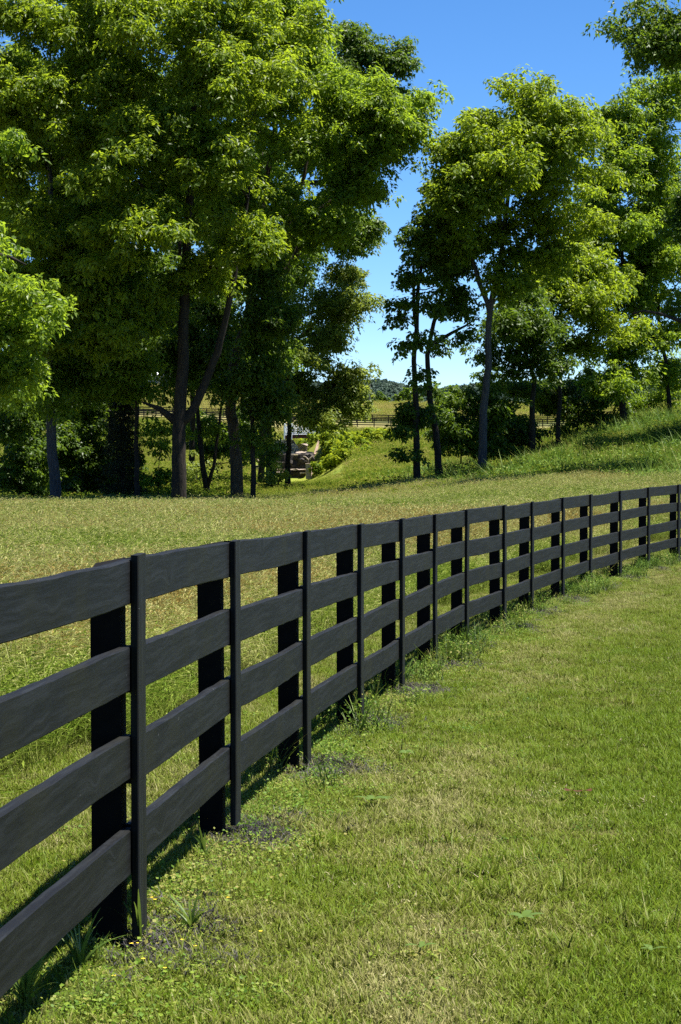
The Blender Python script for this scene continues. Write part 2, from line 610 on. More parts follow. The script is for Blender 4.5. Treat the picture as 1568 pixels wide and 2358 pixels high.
def ground_colour(x, y):
    s = fence_s(x, y)
    u = CX + F * x / np.maximum(y, 5)
    n1 = fbm(x * .7, y * .7)
    n2 = fbm(x * .12 + 5, y * .12)
    c = np.zeros((len(x), 3)) + np.array([.075, .07, .022])          # mown lawn, thatch below
    c = lerp(c, [.065, .085, .014], sstep(.45, .62, n1))
    mead = sstep(-.9, -1.7, s + (n1 - .5) * .8)
    c = lerp(c, [.17, .15, .055], mead)
    # green ground under the trees and on the valley sides
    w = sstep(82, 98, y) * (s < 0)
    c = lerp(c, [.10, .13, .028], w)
    slope = sstep(118, 150, y)
    c = lerp(c, [.21, .23, .035], slope)
    c = lerp(c, [.16, .21, .03], slope * sstep(.45, .7, n2))
    bank = sstep(66, 84, y) * sstep(1050, 1300, u) * (1 - sstep(125, 170, y))
    c = lerp(c, [.11, .15, .022], bank)
    tan = sstep(285, 330, y)
    c = lerp(c, [.21, .185, .075], tan)
    far = sstep(352, 368, y)
    c = lerp(c, [.185, .175, .065], far)
    c = lerp(c, [.135, .15, .055], far * sstep(.42, .65, fbm(x * .03, y * .012)))
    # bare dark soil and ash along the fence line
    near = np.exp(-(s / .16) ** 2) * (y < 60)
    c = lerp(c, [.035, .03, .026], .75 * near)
    return c


gm, nt, out = newmat('ground_soil_and_turf')
g = NT(nt)
pos = g.n('ShaderNodeNewGeometry').outputs['Position']
col = g.attr('gcol').outputs['Color']
nf = g.noise(pos, 9.0, 6, .7)
nm = g.noise(pos, 1.1, 4, .6)
c1 = g.mix(g.math('MULTIPLY', nf, 1.0), (.35, .33, .3), (1.35, 1.4, 1.3))
col = g.mix(1.0, col, c1, 'MULTIPLY')
col = g.mix(g.math('MULTIPLY', g.math('SUBTRACT', nm, .5, True), 1.6, True), col, (.12, .10, .045))
b = g.bsdf(col, .95, .1, g.bump(nf, .6, .04))
g.l(b.outputs[0], out.inputs[0])
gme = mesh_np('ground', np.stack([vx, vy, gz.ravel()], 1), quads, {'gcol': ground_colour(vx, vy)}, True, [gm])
tag(link('ground', gme), kind='structure')

# ------------------------------------------------------------------ fence
def wavy_board(L, h, t, bend=0.0, wav=.003, n=14):
    """board along local x from 0 to L, thickness along y, height along z, softly uneven edges"""
    xs = np.linspace(0, L, n)
    sag = bend * np.sin(np.pi * xs / L) + RNG.normal(0, wav, n).cumsum() * .25
    sag -= np.linspace(sag[0], sag[-1], n)
    top = sag + RNG.normal(0, wav * .5, n)
    bot = sag + RNG.normal(0, wav * .5, n)
    b = .004
    prof = lambda z0, z1: [(-t / 2 + b, z0), (t / 2 - b, z0), (t / 2, z0 + b), (t / 2, z1 - b), (t / 2 - b, z1), (-t / 2 + b, z1), (-t / 2, z1 - b), (-t / 2, z0 + b)]
    v, q = [], []
    warp = RNG.normal(0, .003) * np.sin(np.pi * xs / L)
    for i, x in enumerate(xs):
        v += [(x, y + warp[i], z) for y, z in prof(bot[i], h + top[i])]
    for i in range(n - 1):
        for k in range(8):
            k2 = (k + 1) % 8
            q.append([i * 8 + k, i * 8 + k2, (i + 1) * 8 + k2, (i + 1) * 8 + k][::-1])
    for base, rev in ((0, False), ((n - 1) * 8, True)):
        for f in ((0, 1, 2, 7), (7, 2, 3, 6), (6, 3, 4, 5)):
            ff = [base + a for a in f]
            q.append(ff[::-1] if rev else ff)
    return np.array(v), q


def near_fence():
    root = empty('plank_fence', (fx[0], fy[0], float(zg(fx[0], fy[0]))))
    tag(root, 'long black four-board plank fence between the mown lawn and the tall pale meadow', 'fence')
    inv = -np.array(root.location)
    tx = np.gradient(fx)
    ty = np.gradient(fy)
    L = np.hypot(tx, ty)
    tx, ty = tx / L, ty / L
    nxr, nyr = ty, -tx                        # toward the mown side
    bt, pt, wt = .027, .10, .038              # batten, post, board thickness
    for i in range(NP_):
        ang = math.atan2(ty[i], tx[i])
        bxp = np.array([fx[i], fy[i]])
        nn = np.array([nxr[i], nyr[i]])
        gzv = float(zg(fx[i], fy[i]))
        # post, behind the boards, with a slanted top
        pc = bxp - nn * (bt / 2 + wt + pt / 2)
        zt = fz[i] - .022 + RNG.normal(0, .004)
        lean = RNG.normal(0, .004, 2)
        pw = pt * (1 + RNG.normal(0, .03))
        h = zt - gzv + .3
        v = []
        for z in (-.3, h * .5 - .3, h - .3):
            for (a, c) in ((-1, -1), (1, -1), (1, 1), (-1, 1)):
                zz = z + (.010 * a - .010 * c if z > h * .6 else 0)
                v.append((zz, 0, 0) if False else (a * pw / 2 + lean[0] * z, c * pw / 2 + lean[1] * z, zz))
        q = [[0, 3, 2, 1], [8, 9, 10, 11]]
        for r in (0, 4):
            for k in range(4):
                k2 = (k + 1) % 4
                q.append([r + k, r + k2, r + 4 + k2, r + 4 + k])
        # grain axis x = up: store the mesh lying along x
        vv = np.array(v)[:, [2, 1, 0]] * np.array([1, 1, -1])
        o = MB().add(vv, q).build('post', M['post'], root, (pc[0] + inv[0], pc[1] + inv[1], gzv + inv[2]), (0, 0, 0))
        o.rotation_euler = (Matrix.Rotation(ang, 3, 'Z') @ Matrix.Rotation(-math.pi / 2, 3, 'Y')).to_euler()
        # batten over the joint
        zb = gzv + .035 + abs(RNG.normal(0, .012))
        Lb = fz[i] + .006 - zb
        bv, bq = wavy_board(Lb, .15, bt, 0, .0025, 10)
        bv = bv - np.array([0, 0, .075])
        o = MB().add(bv, bq).build('batten', M['wood'], root, (fx[i] + inv[0], fy[i] + inv[1], zb + inv[2]))
        o.rotation_euler = (Matrix.Rotation(ang, 3, 'Z') @ Matrix.Rotation(-math.pi / 2, 3, 'Y')).to_euler()
        if i == NP_ - 1:
            continue
        # four boards to the next post
        j = i + 1
        nn2 = np.array([nxr[j], nyr[j]])
        a0 = bxp - nn * (bt / 2 + wt / 2 + .0015)
        a1 = np.array([fx[j], fy[j]]) - nn2 * (bt / 2 + wt / 2 + .0015)
        dv = a1 - a0
        Lr = float(np.hypot(*dv))
        an = math.atan2(dv[1], dv[0])
        for k in range(4):
            hh = .15 + RNG.normal(0, .003)
            za = fz[i] - .004 - .30 * k - hh + RNG.normal(0, .006)
            zb_ = fz[j] - .004 - .30 * k - hh + RNG.normal(0, .006)
            v, q = wavy_board(Lr - .004, hh, wt, RNG.normal(-.001, .004), .0022, 16)
            v = v + np.array([.002, 0, 0])
            v[:, 2] += v[:, 0] / Lr * (zb_ - za)
            MB().add(v, q).build('rail', M['wood'], root, (a0[0] + inv[0], a0[1] + inv[1], za + inv[2]), (0, 0, an))


near_fence()


def far_fence(name, label, pts, hpost, rails, bay=2.44, rh=.15, col='wood', group=None):
    """pts: list of (px, d); posts and boards follow the ground"""
    Pn = np.array([G(px, d) for px, d in pts])
    seg = np.hypot(np.diff(Pn[:, 0]), np.diff(Pn[:, 1]))
    cum = np.concatenate([[0], np.cumsum(seg)])
    n = int(cum[-1] / bay)
    t = np.linspace(0, cum[-1], n + 1)
    X = np.interp(t, cum, Pn[:, 0])
    Y = np.interp(t, cum, Pn[:, 1])
    Z = zg(X, Y)
    for _ in range(3):
        Z[1:-1] = .25 * Z[:-2] + .5 * Z[1:-1] + .25 * Z[2:]
    root = empty(name, (X[0], Y[0], Z[0]))
    tag(root, label, 'fence', group)
    o0 = np.array([X[0], Y[0], Z[0]])
    pm = MB().box((0, 0, hpost / 2 - .1), (.15, .15, hpost + .2), bev=.02).mesh('post', M[col])
    for i in range(n + 1):
        link('post', pm, root, (X[i] - o0[0], Y[i] - o0[1], Z[i] - o0[2]))
    for k in range(rails):
        zz = hpost - .1 - k * .30
        m = MB()
        for i in range(n):
            a = np.array([X[i], Y[i] - .09, Z[i] + zz]) - o0
            b = np.array([X[i + 1], Y[i + 1] - .09, Z[i + 1] + zz]) - o0
            up = np.array([0, 0, rh / 2])
            dp = np.array([0, .02, 0])
            v = [a - up - dp, a + up - dp, a + up + dp, a - up + dp, b - up - dp, b + up - dp, b + up + dp, b - up + dp]
            m.add(v, [[0, 4, 5, 1], [1, 5, 6, 2], [2, 6, 7, 3], [3, 7, 4, 0], [0, 1, 2, 3], [4, 7, 6, 5]])
        m.build('rail', M[col], root)


far_fence('board_fence', 'nearer of two far black board fences, low side of the lane behind the bridge',
          [(120, 322), (340, 326), (560, 332), (700, 338), (800, 340), (950, 343), (1160, 346), (1480, 350)], 1.35, 4, 2.5)
far_fence('board_fence', 'farther of two black board fences, upper side of the lane below the tan hayfield',
          [(120, 352), (340, 354), (560, 358), (700, 360), (800, 361), (950, 364), (1160, 368), (1480, 372)], 1.35, 4, 2.5)
far_fence('house_fence', 'dark rail fence on the crest right in front of the pale farmhouse', [(230, 508), (300, 508), (400, 509), (470, 510)], 1.3, 3, 2.6)

# ------------------------------------------------------------------ scattering (uncountable grass and weeds)
def scatter(name, pts, tint, scale, protos, tilt=.15):
    n = len(pts)
    me = bpy.data.meshes.new(name)
    me.vertices.add(n)
    me.vertices.foreach_set('co', np.asarray(pts, dtype=np.float32).ravel())
    rot = np.stack([RNG.normal(0, tilt, n), RNG.normal(0, tilt, n), RNG.random(n) * 6.283], 1).astype(np.float32)
    a = me.attributes.new('rot', 'FLOAT_VECTOR', 'POINT')
    a.data.foreach_set('vector', rot.ravel())
    sc = np.asarray(scale, dtype=np.float32)
    if sc.ndim == 1:
        sc = np.stack([sc, sc, sc], 1)
    a = me.attributes.new('scl', 'FLOAT_VECTOR', 'POINT')
    a.data.foreach_set('vector', sc.ravel())
    a = me.attributes.new('tint', 'FLOAT', 'POINT')
    a.data.foreach_set('value', np.asarray(tint, dtype=np.float32))
    a = me.attributes.new('pick', 'INT', 'POINT')
    a.data.foreach_set('value', RNG.integers(0, len(protos), n).astype(np.int32))
    o = link(name, me)
    tree = bpy.data.node_groups.new(name + '_scatter', 'GeometryNodeTree')
    tree.interface.new_socket('Geometry', in_out='INPUT', socket_type='NodeSocketGeometry')
    tree.interface.new_socket('Geometry', in_out='OUTPUT', socket_type='NodeSocketGeometry')
    N = tree.nodes
    gi = N.new('NodeGroupInput')
    go = N.new('NodeGroupOutput')
    mp = N.new('GeometryNodeMeshToPoints')
    iop = N.new('GeometryNodeInstanceOnPoints')
    jn = N.new('GeometryNodeJoinGeometry')
    for p in reversed(protos):
        oi = N.new('GeometryNodeObjectInfo')
        oi.inputs['Object'].default_value = p
        oi.inputs['As Instance'].default_value = True
        tree.links.new(oi.outputs['Geometry'], jn.inputs[0])
    tree.links.new(gi.outputs[0], mp.inputs[0])
    tree.links.new(mp.outputs[0], iop.inputs['Points'])
    tree.links.new(jn.outputs[0], iop.inputs['Instance'])
    iop.inputs['Pick Instance'].default_value = True

    def na(nm, typ):
        nd = N.new('GeometryNodeInputNamedAttribute')
        nd.data_type = typ
        nd.inputs['Name'].default_value = nm
        return nd.outputs['Attribute']
    tree.links.new(na('pick', 'INT'), iop.inputs['Instance Index'])
    e2r = N.new('FunctionNodeEulerToRotation')
    tree.links.new(na('rot', 'FLOAT_VECTOR'), e2r.inputs[0])
    tree.links.new(e2r.outputs[0], iop.inputs['Rotation'])
    tree.links.new(na('scl', 'FLOAT_VECTOR'), iop.inputs['Scale'])
    tree.links.new(iop.outputs[0], go.inputs[0])
    md = o.modifiers.new('scatter', 'NODES')
    md.node_group = tree
    tag(o, kind='stuff')
    return o


def proto(name, mb_arrays, mat):
    v, f, attrs = mb_arrays
    me = mesh_np(name, v, f, attrs, False, [mat])
    return bpy.data.objects.new(name, me)     # source shape only, never linked itself


def blades(n, R, h0, h1, w, lean=.35, seg=3, flop=.5):
    """n grass blades rooted in a disc: arrays of strips"""
    r = R * np.sqrt(RNG.random(n))
    a = RNG.random(n) * 6.283
    bx_, by_ = r * np.cos(a), r * np.sin(a)
    H = h0 + (h1 - h0) * RNG.random(n)
    az = RNG.random(n) * 6.283
    ln = np.abs(RNG.normal(0, lean, n))
    wd = w * (.6 + .8 * RNG.random(n))
    V, A_h, A_r = [], [], []
    ts = np.linspace(0, 1, seg + 1)
    rr = RNG.random(n)
    fl = flop * RNG.random(n)
    for t in ts:
        off = H * (ln * t + fl * t * t)
        z = H * (t - .35 * fl * t * t)
        cx, cy = bx_ + np.cos(az) * off, by_ + np.sin(az) * off
        ww = wd * (1 - t ** 1.6) * .5 + wd * .04
        px_, py_ = -np.sin(az) * ww, np.cos(az) * ww
        V.append(np.stack([cx - px_, cy - py_, z], 1))
        V.append(np.stack([cx + px_, cy + py_, z], 1))
        A_h += [np.full(n, t)] * 2
        A_r += [rr] * 2
    V = np.stack(V, 1).reshape(-1, 3)
    k = 2 * (seg + 1)
    b0 = (np.arange(n) * k)[:, None]
    q = []
    for s in range(seg):
        q.append(np.concatenate([b0 + 2 * s, b0 + 2 * s + 1, b0 + 2 * s + 3, b0 + 2 * s + 2], 1))
    q = np.vstack(q)
    return V, q, np.stack(A_h, 1).ravel(), np.stack(A_r, 1).ravel()


def join(*parts):
    V, Q, H, R_ = [], [], [], []
    n = 0
    for v, q, h, r in parts:
        V.append(v)
        Q.append(q + n)
        H.append(h)
        R_.append(r)
        n += len(v)
    return np.vstack(V), np.vstack(Q), {'h': np.concatenate(H), 'rnd': np.concatenate(R_)}


def seed_stems(n, R, h0, h1, w, head, hw, lean=.25):
    """thin stems carrying a nodding seed head (a crossed pair of narrow kites)"""
    r = R * np.sqrt(RNG.random(n))
    a = RNG.random(n) * 6.283
    base = np.stack([r * np.cos(a), r * np.sin(a), np.zeros(n)], 1)
    H = h0 + (h1 - h0) * RNG.random(n)
    az = RNG.normal(2.6, 1.1, n)
    ln = np.abs(RNG.normal(.1, lean, n))
    dr = np.stack([np.cos(az), np.sin(az), np.zeros(n)], 1)
    sd = np.stack([-np.sin(az), np.cos(az), np.zeros(n)], 1)
    up = np.array([0, 0, 1.0])
    p1 = base + dr * (H * ln * .3)[:, None] + up * (H * .55)[:, None]
    p2 = base + dr * (H * ln)[:, None] + up * H[:, None]
    hl = head * (.6 + .8 * RNG.random(n))
    hd = dr * .75 + up * .35 + RNG.normal(0, .25, (n, 3))
    hd /= np.linalg.norm(hd, axis=1)[:, None]
    p3 = p2 + hd * (hl * .5)[:, None]
    p4 = p2 + hd * hl[:, None] - up * (hl * .25)[:, None]
    q, V = [], []
    W = w / 2
    HW = (hw * (.6 + .8 * RNG.random(n)))[:, None] / 2
    oth = np.cross(hd, sd)
    pts = [base - sd * W, base + sd * W, p1 - sd * W, p1 + sd * W, p2 - sd * W, p2 + sd * W,
           p2, p3 + sd * HW, p4, p3 - sd * HW, p2, p3 + oth * HW, p4, p3 - oth * HW]
    V = np.stack(pts, 1).reshape(-1, 3)
    b0 = (np.arange(n) * 14)[:, None]
    q = np.vstack([b0 + np.array([[0, 1, 3, 2]]), b0 + np.array([[2, 3, 5, 4]]), b0 + np.array([[6, 7, 8, 9]]), b0 + np.array([[10, 11, 12, 13]])])
    h = np.tile([0, 0, .5, .5, .8, .8, 1, 1, 1, 1, 1, 1, 1, 1], n)
    rr = np.repeat(RNG.random(n), 14)
    return V, q, h.astype(float), rr


def leaflets(n, R, h, L, w, flat=.5):
    """small broad leaves on a low plant"""
    c = np.stack([RNG.normal(0, R * .6, n), RNG.normal(0, R * .6, n), h * RNG.random(n) ** .8], 1)
    d = RNG.normal(0, 1, (n, 3)) * np.array([1, 1, flat])
    d /= np.linalg.norm(d, axis=1)[:, None]
    nn = RNG.normal(0, .45, (n, 3)) + np.array([0, 0, 1])
    s = np.cross(d, nn)
    s /= np.linalg.norm(s, axis=1)[:, None]
    ll = (L * (.6 + .7 * RNG.random(n)))[:, None]
    wv = ll * (w / L)
    V = np.stack([c, c + d * ll * .45 + s * wv / 2, c + d * ll - np.array([0, 0, .12]) * ll, c + d * ll * .45 - s * wv / 2], 1).reshape(-1, 3)
    q = (np.arange(n) * 4)[:, None] + np.array([[0, 1, 2, 3]])
    return V, q, np.ones(n * 4), np.repeat(RNG.random(n), 4)


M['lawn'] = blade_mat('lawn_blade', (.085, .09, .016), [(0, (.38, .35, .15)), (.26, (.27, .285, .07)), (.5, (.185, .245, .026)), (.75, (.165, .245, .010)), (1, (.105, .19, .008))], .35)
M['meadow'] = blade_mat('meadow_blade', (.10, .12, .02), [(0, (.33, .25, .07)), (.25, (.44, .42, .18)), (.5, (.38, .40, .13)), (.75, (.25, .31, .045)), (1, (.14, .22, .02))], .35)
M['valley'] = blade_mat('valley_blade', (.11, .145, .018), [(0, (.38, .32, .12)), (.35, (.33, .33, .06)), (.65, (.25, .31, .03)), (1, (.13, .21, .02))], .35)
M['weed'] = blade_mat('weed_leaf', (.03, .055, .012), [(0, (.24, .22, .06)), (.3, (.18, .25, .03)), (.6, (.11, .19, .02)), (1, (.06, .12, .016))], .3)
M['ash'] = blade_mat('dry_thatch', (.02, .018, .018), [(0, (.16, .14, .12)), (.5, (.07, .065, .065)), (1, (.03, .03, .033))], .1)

M['ash2'] = blade_mat('pale_clippings', (.34, .29, .17), [(0, (.46, .40, .25)), (.6, (.38, .36, .18)), (1, (.22, .27, .08))], .2)
lawn_p = []
for k in range(8):
    lp = join(blades(66, .11, .012, .036, .0038, .5, 3, .8), blades(8, .11, .026, .056, .0055, .5, 3, .9), leaflets(8, .1, .02, .010, .008))
    lawn_p.append(proto('lawn_tuft', lp, M['lawn']))
long_p = [proto('long_tuft', join(blades(40, .09, .06, .14, .006, .45, 3, 1.0)), M['lawn']) for k in range(4)]
mead_p = [proto('meadow_tuft', join(blades(34, .28, .15, .42, .005, .3, 3, .6), seed_stems(60, .3, .36, .68, .003, .10, .0105)), M['meadow']) for k in range(6)]
val_p = [proto('valley_tuft', join(blades(60, .5, .15, .4, .022, .35, 2, .7), seed_stems(20, .5, .35, .6, .012, .16, .04)), M['valley']) for k in range(5)]
weed_p = [proto('weed_clump', join(leaflets(110, .22, .34, .045, .025), blades(34, .24, .25, .55, .012, .35, 3, .8)), M['weed']) for k in range(5)]
clov_p = [proto('clover_patch', join(leaflets(110, .10, .04, .012, .010, .3)), M['weed']) for k in range(4)]
ash_p = [proto('thatch_tuft', join(blades(60, .1, .012, .03, .004, 1.2, 2, 1.5)), M['ash']) for k in range(3)]


def fan_points(d0, d1, dens, u0=-160, u1=1730):
    """random ground points d0..d1 metres ahead, dens per square metre, a little wider than the view"""
    hw0, hw1 = (u0 - CX) / F, (u1 - CX) / F
    mg = 3.5
    wmax = (hw1 - hw0) * d1 + 2 * mg
    n = int(wmax * (d1 - d0) * dens)
    d = d0 + RNG.random(n) * (d1 - d0)
    x = hw0 * d1 - mg + wmax * RNG.random(n)
    k = (x > hw0 * d - mg) & (x < hw1 * d + mg)
    return x[k], d[k]


def band(bands, cond, u0=-160, u1=1730):
    X, Y = [], []
    for d0, d1, dens in bands:
        x, y = fan_points(d0, d1, dens, u0, u1)
        k = cond(x, y)
        X.append(x[k])
        Y.append(y[k])
    return np.concatenate(X), np.concatenate(Y)


postxy = np.stack([fx, fy], 1)


def post_near(x, y, r):
    d2 = np.min((x[:, None] - postxy[None, :, 0] - .12) ** 2 + (y[:, None] - postxy[None, :, 1]) ** 2 * .35, axis=1)
    return d2 < r * r


def at_ground(px, py):
    """the lawn point under a photo position"""
    lo, hi = 4.0, 60.0
    for _ in range(40):
        mid = (lo + hi) / 2
        p = P(px, py, mid)
        if p[2] > zg(p[0], p[1]):
            lo = mid
        else:
            hi = mid
    p = P(px, py, lo)
    return np.array([p[0], p[1], float(zg(p[0], p[1]))])


# mown lawn
x, y = band([(3.5, 10, 260), (10, 16, 170), (16, 28, 110), (28, 50, 70)], lambda x, y: fence_s(x, y) > -1.6)
s = fence_s(x, y)
keep = ~(post_near(x, y, .2) & (RNG.random(len(x)) < .8)) & ~((np.abs(s) < .1) & (RNG.random(len(x)) < .5))
x, y, s = x[keep], y[keep], s[keep]
n1 = fbm(x * 1.1, y * .55)
n2 = fbm(x * 3.1 + 9, y * 1.6)
n3 = fbm(x * .35 + 3, y * .2 + 8)
lush = .55 + (n1 - .5) * .7 + (n2 - .5) * .55 + (n3 - .5) * .5
lush += .30 * sstep(.9, 2.0, s - .016 * y) + .10 * np.exp(-((s - .4) / .4) ** 2)
trk = np.array([at_ground(a, b)[:2] for a, b in ((900, 2340), (1020, 2120), (1055, 1850), (1085, 1660), (1180, 1530), (1330, 1425), (1520, 1335))])
tx_ = np.interp(y, trk[:, 1], trk[:, 0])
lush -= .38 * np.exp(-((x - tx_) / (.13 + .006 * y)) ** 2) * (.55 + .45 * n2)
lush += .20 * sstep(.3, 1.1, x - tx_)
n4 = fbm(x * 6.5 + 2, y * 3.2 + 5, 2)
lush += (n4 - .5) * .8
tint = np.clip(lush + RNG.normal(0, .13, len(x)), 0, 1)
hs = .8 + .5 * RNG.random(len(x)) + .25 * sstep(1.2, 2.2, s)
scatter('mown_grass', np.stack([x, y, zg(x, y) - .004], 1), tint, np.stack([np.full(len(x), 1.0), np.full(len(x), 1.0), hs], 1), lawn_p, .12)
# longer tufts left by the mower, mostly on the right
x, y = band([(3.5, 12, 22), (12, 24, 12), (24, 48, 6)], lambda x, y: (fence_s(x, y) > .15))
s = fence_s(x, y)
pr = .06 + .9 * sstep(.53, .68, fbm(x * 1.3 + 31, y * .8 + 3)) * sstep(.5, 1.6, s)
k = RNG.random(len(x)) < pr
x, y = x[k], y[k]
scatter('rough_grass', np.stack([x, y, zg(x, y) - .004], 1), np.clip(.68 + RNG.normal(0, .16, len(x)), 0, 1), .5 + .6 * RNG.random(len(x)), long_p, .15)
# clover and low weeds along both sides of the fence
x, y = band([(3.5, 14, 60), (14, 45, 30)], lambda x, y: np.abs(fence_s(x, y)) < 1.1)
s = fence_s(x, y)
k = RNG.random(len(x)) < (.85 * np.exp(-((s - .08) / .26) ** 2) + .22 * sstep(.52, .66, fbm(x * 2.2, y * 1.3)))
x, y = x[k], y[k]
scatter('clover', np.stack([x, y, zg(x, y)], 1), np.clip(.45 + (fbm(x * 2, y * 1.4) - .5) * 1.2 + RNG.normal(0, .12, len(x)), 0, 1), .6 + .8 * RNG.random(len(x)), clov_p, .15)
# taller weeds hugging the fence
x, y = band([(3.5, 12, 9), (12, 45, 18)], lambda x, y: np.abs(fence_s(x, y) + .02) < .28)
k = RNG.random(len(x)) < .25 + .5 * sstep(.48, .62, fbm(x * 1.2 + 7, y * .5))
x, y = x[k], y[k]
scatter('fence_weeds', np.stack([x, y, zg(x, y)], 1), np.clip(.6 + RNG.normal(0, .2, len(x)), 0, 1), .25 + .4 * RNG.random(len(x)) * sstep(7, 14, y), weed_p, .15)
# grey dry thatch round the post feet
X, Y = [], []
for i in range(NP_):
    n = 90
    X.append(fx[i] + .10 + RNG.normal(0, .12, n))
    Y.append(fy[i] + RNG.normal(0, .33, n))
x, y = np.concatenate(X), np.concatenate(Y)
scatter('dry_thatch', np.stack([x, y, zg(x, y)], 1), RNG.random(len(x)), .7 + .5 * RNG.random(len(x)), ash_p, .2)
# pale dry clippings and broad blades lying on the lawn
clip_p = [proto('clipping', join(blades(22, .16, .012, .03, .0055, 1.3, 2, .8)), M['ash2']) for k in range(3)]
x, y = band([(3.5, 14, 22), (14, 30, 12), (30, 48, 6)], lambda x, y: fence_s(x, y) > .2)
k = RNG.random(len(x)) < .25 + .75 * sstep(.45, .62, fbm(x * 1.6 + 50, y))
x, y = x[k], y[k]
scatter('grass_clippings', np.stack([x, y, zg(x, y) + .004], 1), RNG.random(len(x)), .3 + .35 * RNG.random(len(x)), clip_p, .25)
# darker broad-leaved patches
x, y = band([(3.5, 14, 40), (14, 40, 18)], lambda x, y: fence_s(x, y) > .3)
k = RNG.random(len(x)) < .9 * sstep(.60, .72, fbm(x * 1.9 + 12, y * 1.1 + 70))
x, y = x[k], y[k]
scatter('lawn_weeds', np.stack([x, y, zg(x, y)], 1), np.clip(.75 + RNG.normal(0, .15, len(x)), 0, 1), .5 + .5 * RNG.random(len(x)), clov_p + long_p[:2], .15)
# tall meadow
edge = lambda x, y: fence_s(x, y) + (fbm(x * .9, y * .5) - .5) * .9
x, y = band([(3.5, 20, 42), (20, 40, 30), (40, 65, 20), (65, 92, 15)],
            lambda x, y: (edge(x, y) < -1.55) & ~((y > 70) & (CX + F * x / y > 1000) & (y > 86 - (CX + F * x / y - 1000) * .022)))
s = fence_s(x, y)
n1 = fbm(x * .25, y * .16)
n2 = fbm(x * 1.1 + 3, y * .6)
tint = .50 + (n1 - .5) * .9 + (n2 - .5) * .5 + RNG.normal(0, .09, len(x))
tint += .42 * np.exp(-((s + 1.6) / .7) ** 2)
tint -= .24 * np.exp(-((s + 2.9) / .7) ** 2) * sstep(10, 16, y)
hgt = (.75 + .4 * RNG.random(len(x))) * (.45 + .55 * sstep(-1.5, -3.2, s))
sc = np.stack([.95 + .3 * RNG.random(len(x)), .95 + .3 * RNG.random(len(x)), hgt], 1)
scatter('meadow_grass', np.stack([x, y, zg(x, y) - .01], 1), np.clip(tint, 0, 1), sc, mead_p, .1)
# shorter green grass beyond the meadow, under the trees and over the valley
x, y = band([(80, 125, 4.0), (125, 200, 1.7), (200, 262, 1.1), (262, 330, .8)], lambda x, y: ~((y > 234) & (y < 262) & (np.abs(CX + F * x / y - 680) < 55)), -120, 1690)
u = CX + F * x / y
n1 = fbm(x * .12, y * .07)
n2 = fbm(x * .5, y * .3)
tint = .52 + (n1 - .5) * .9 + (n2 - .5) * .5 + RNG.normal(0, .1, len(x)) + .3 * (1 - sstep(92, 125, y)) - .5 * sstep(270, 320, y)
scatter('valley_grass', np.stack([x, y, zg(x, y) - .02], 1), np.clip(tint, 0, 1), (.7 + .5 * RNG.random(len(x))) * np.where(y > 180, 1.5, 1.0) * np.where(y > 290, .45, 1.0) * np.where((np.abs(CX + F * x / y - 690) < 120) & (y > 92) & (y < 262), np.where(y > 125, .3, .5), 1.0), val_p, .1)
# far hayfields
x, y = band([(330, 420, .30), (420, 530, .22)], lambda x, y: ~((y > 326) & (y < 374)), -60, 1630)
tint = .22 + (fbm(x * .05, y * .03) - .5) * .9 + RNG.normal(0, .12, len(x))
scatter('hayfield_grass', np.stack([x, y, zg(x, y) - .03], 1), np.clip(tint, 0, 1), np.stack([np.full(len(x), 2.6), np.full(len(x), 2.6), np.full(len(x), 1.5)], 1), val_p, .1)
# rank weeds on the bank under the right-hand trees
x, y = band([(66, 118, 12)], lambda x, y: True | (x > 0), 640, 1760)
u = CX + F * x / y
front = 88 - (u - 960) * .030
pr = sstep(0, 5, y - front) * sstep(820, 1080, u)
k = RNG.random(len(x)) < pr * (.4 + .6 * sstep(.42, .56, fbm(x * .5, y * .3)))
x, y = x[k], y[k]
tint = .58 + (fbm(x * .3, y * .2) - .5) * 1.6 + RNG.normal(0, .14, len(x))
scatter('bank_weeds', np.stack([x, y, zg(x, y) - .02], 1), np.clip(tint, 0, 1), .7 + 1.4 * RNG.random(len(x)) ** 2 + .6 * sstep(.5, .65, fbm(x * .7 + 9, y * .5)), weed_p, .12)

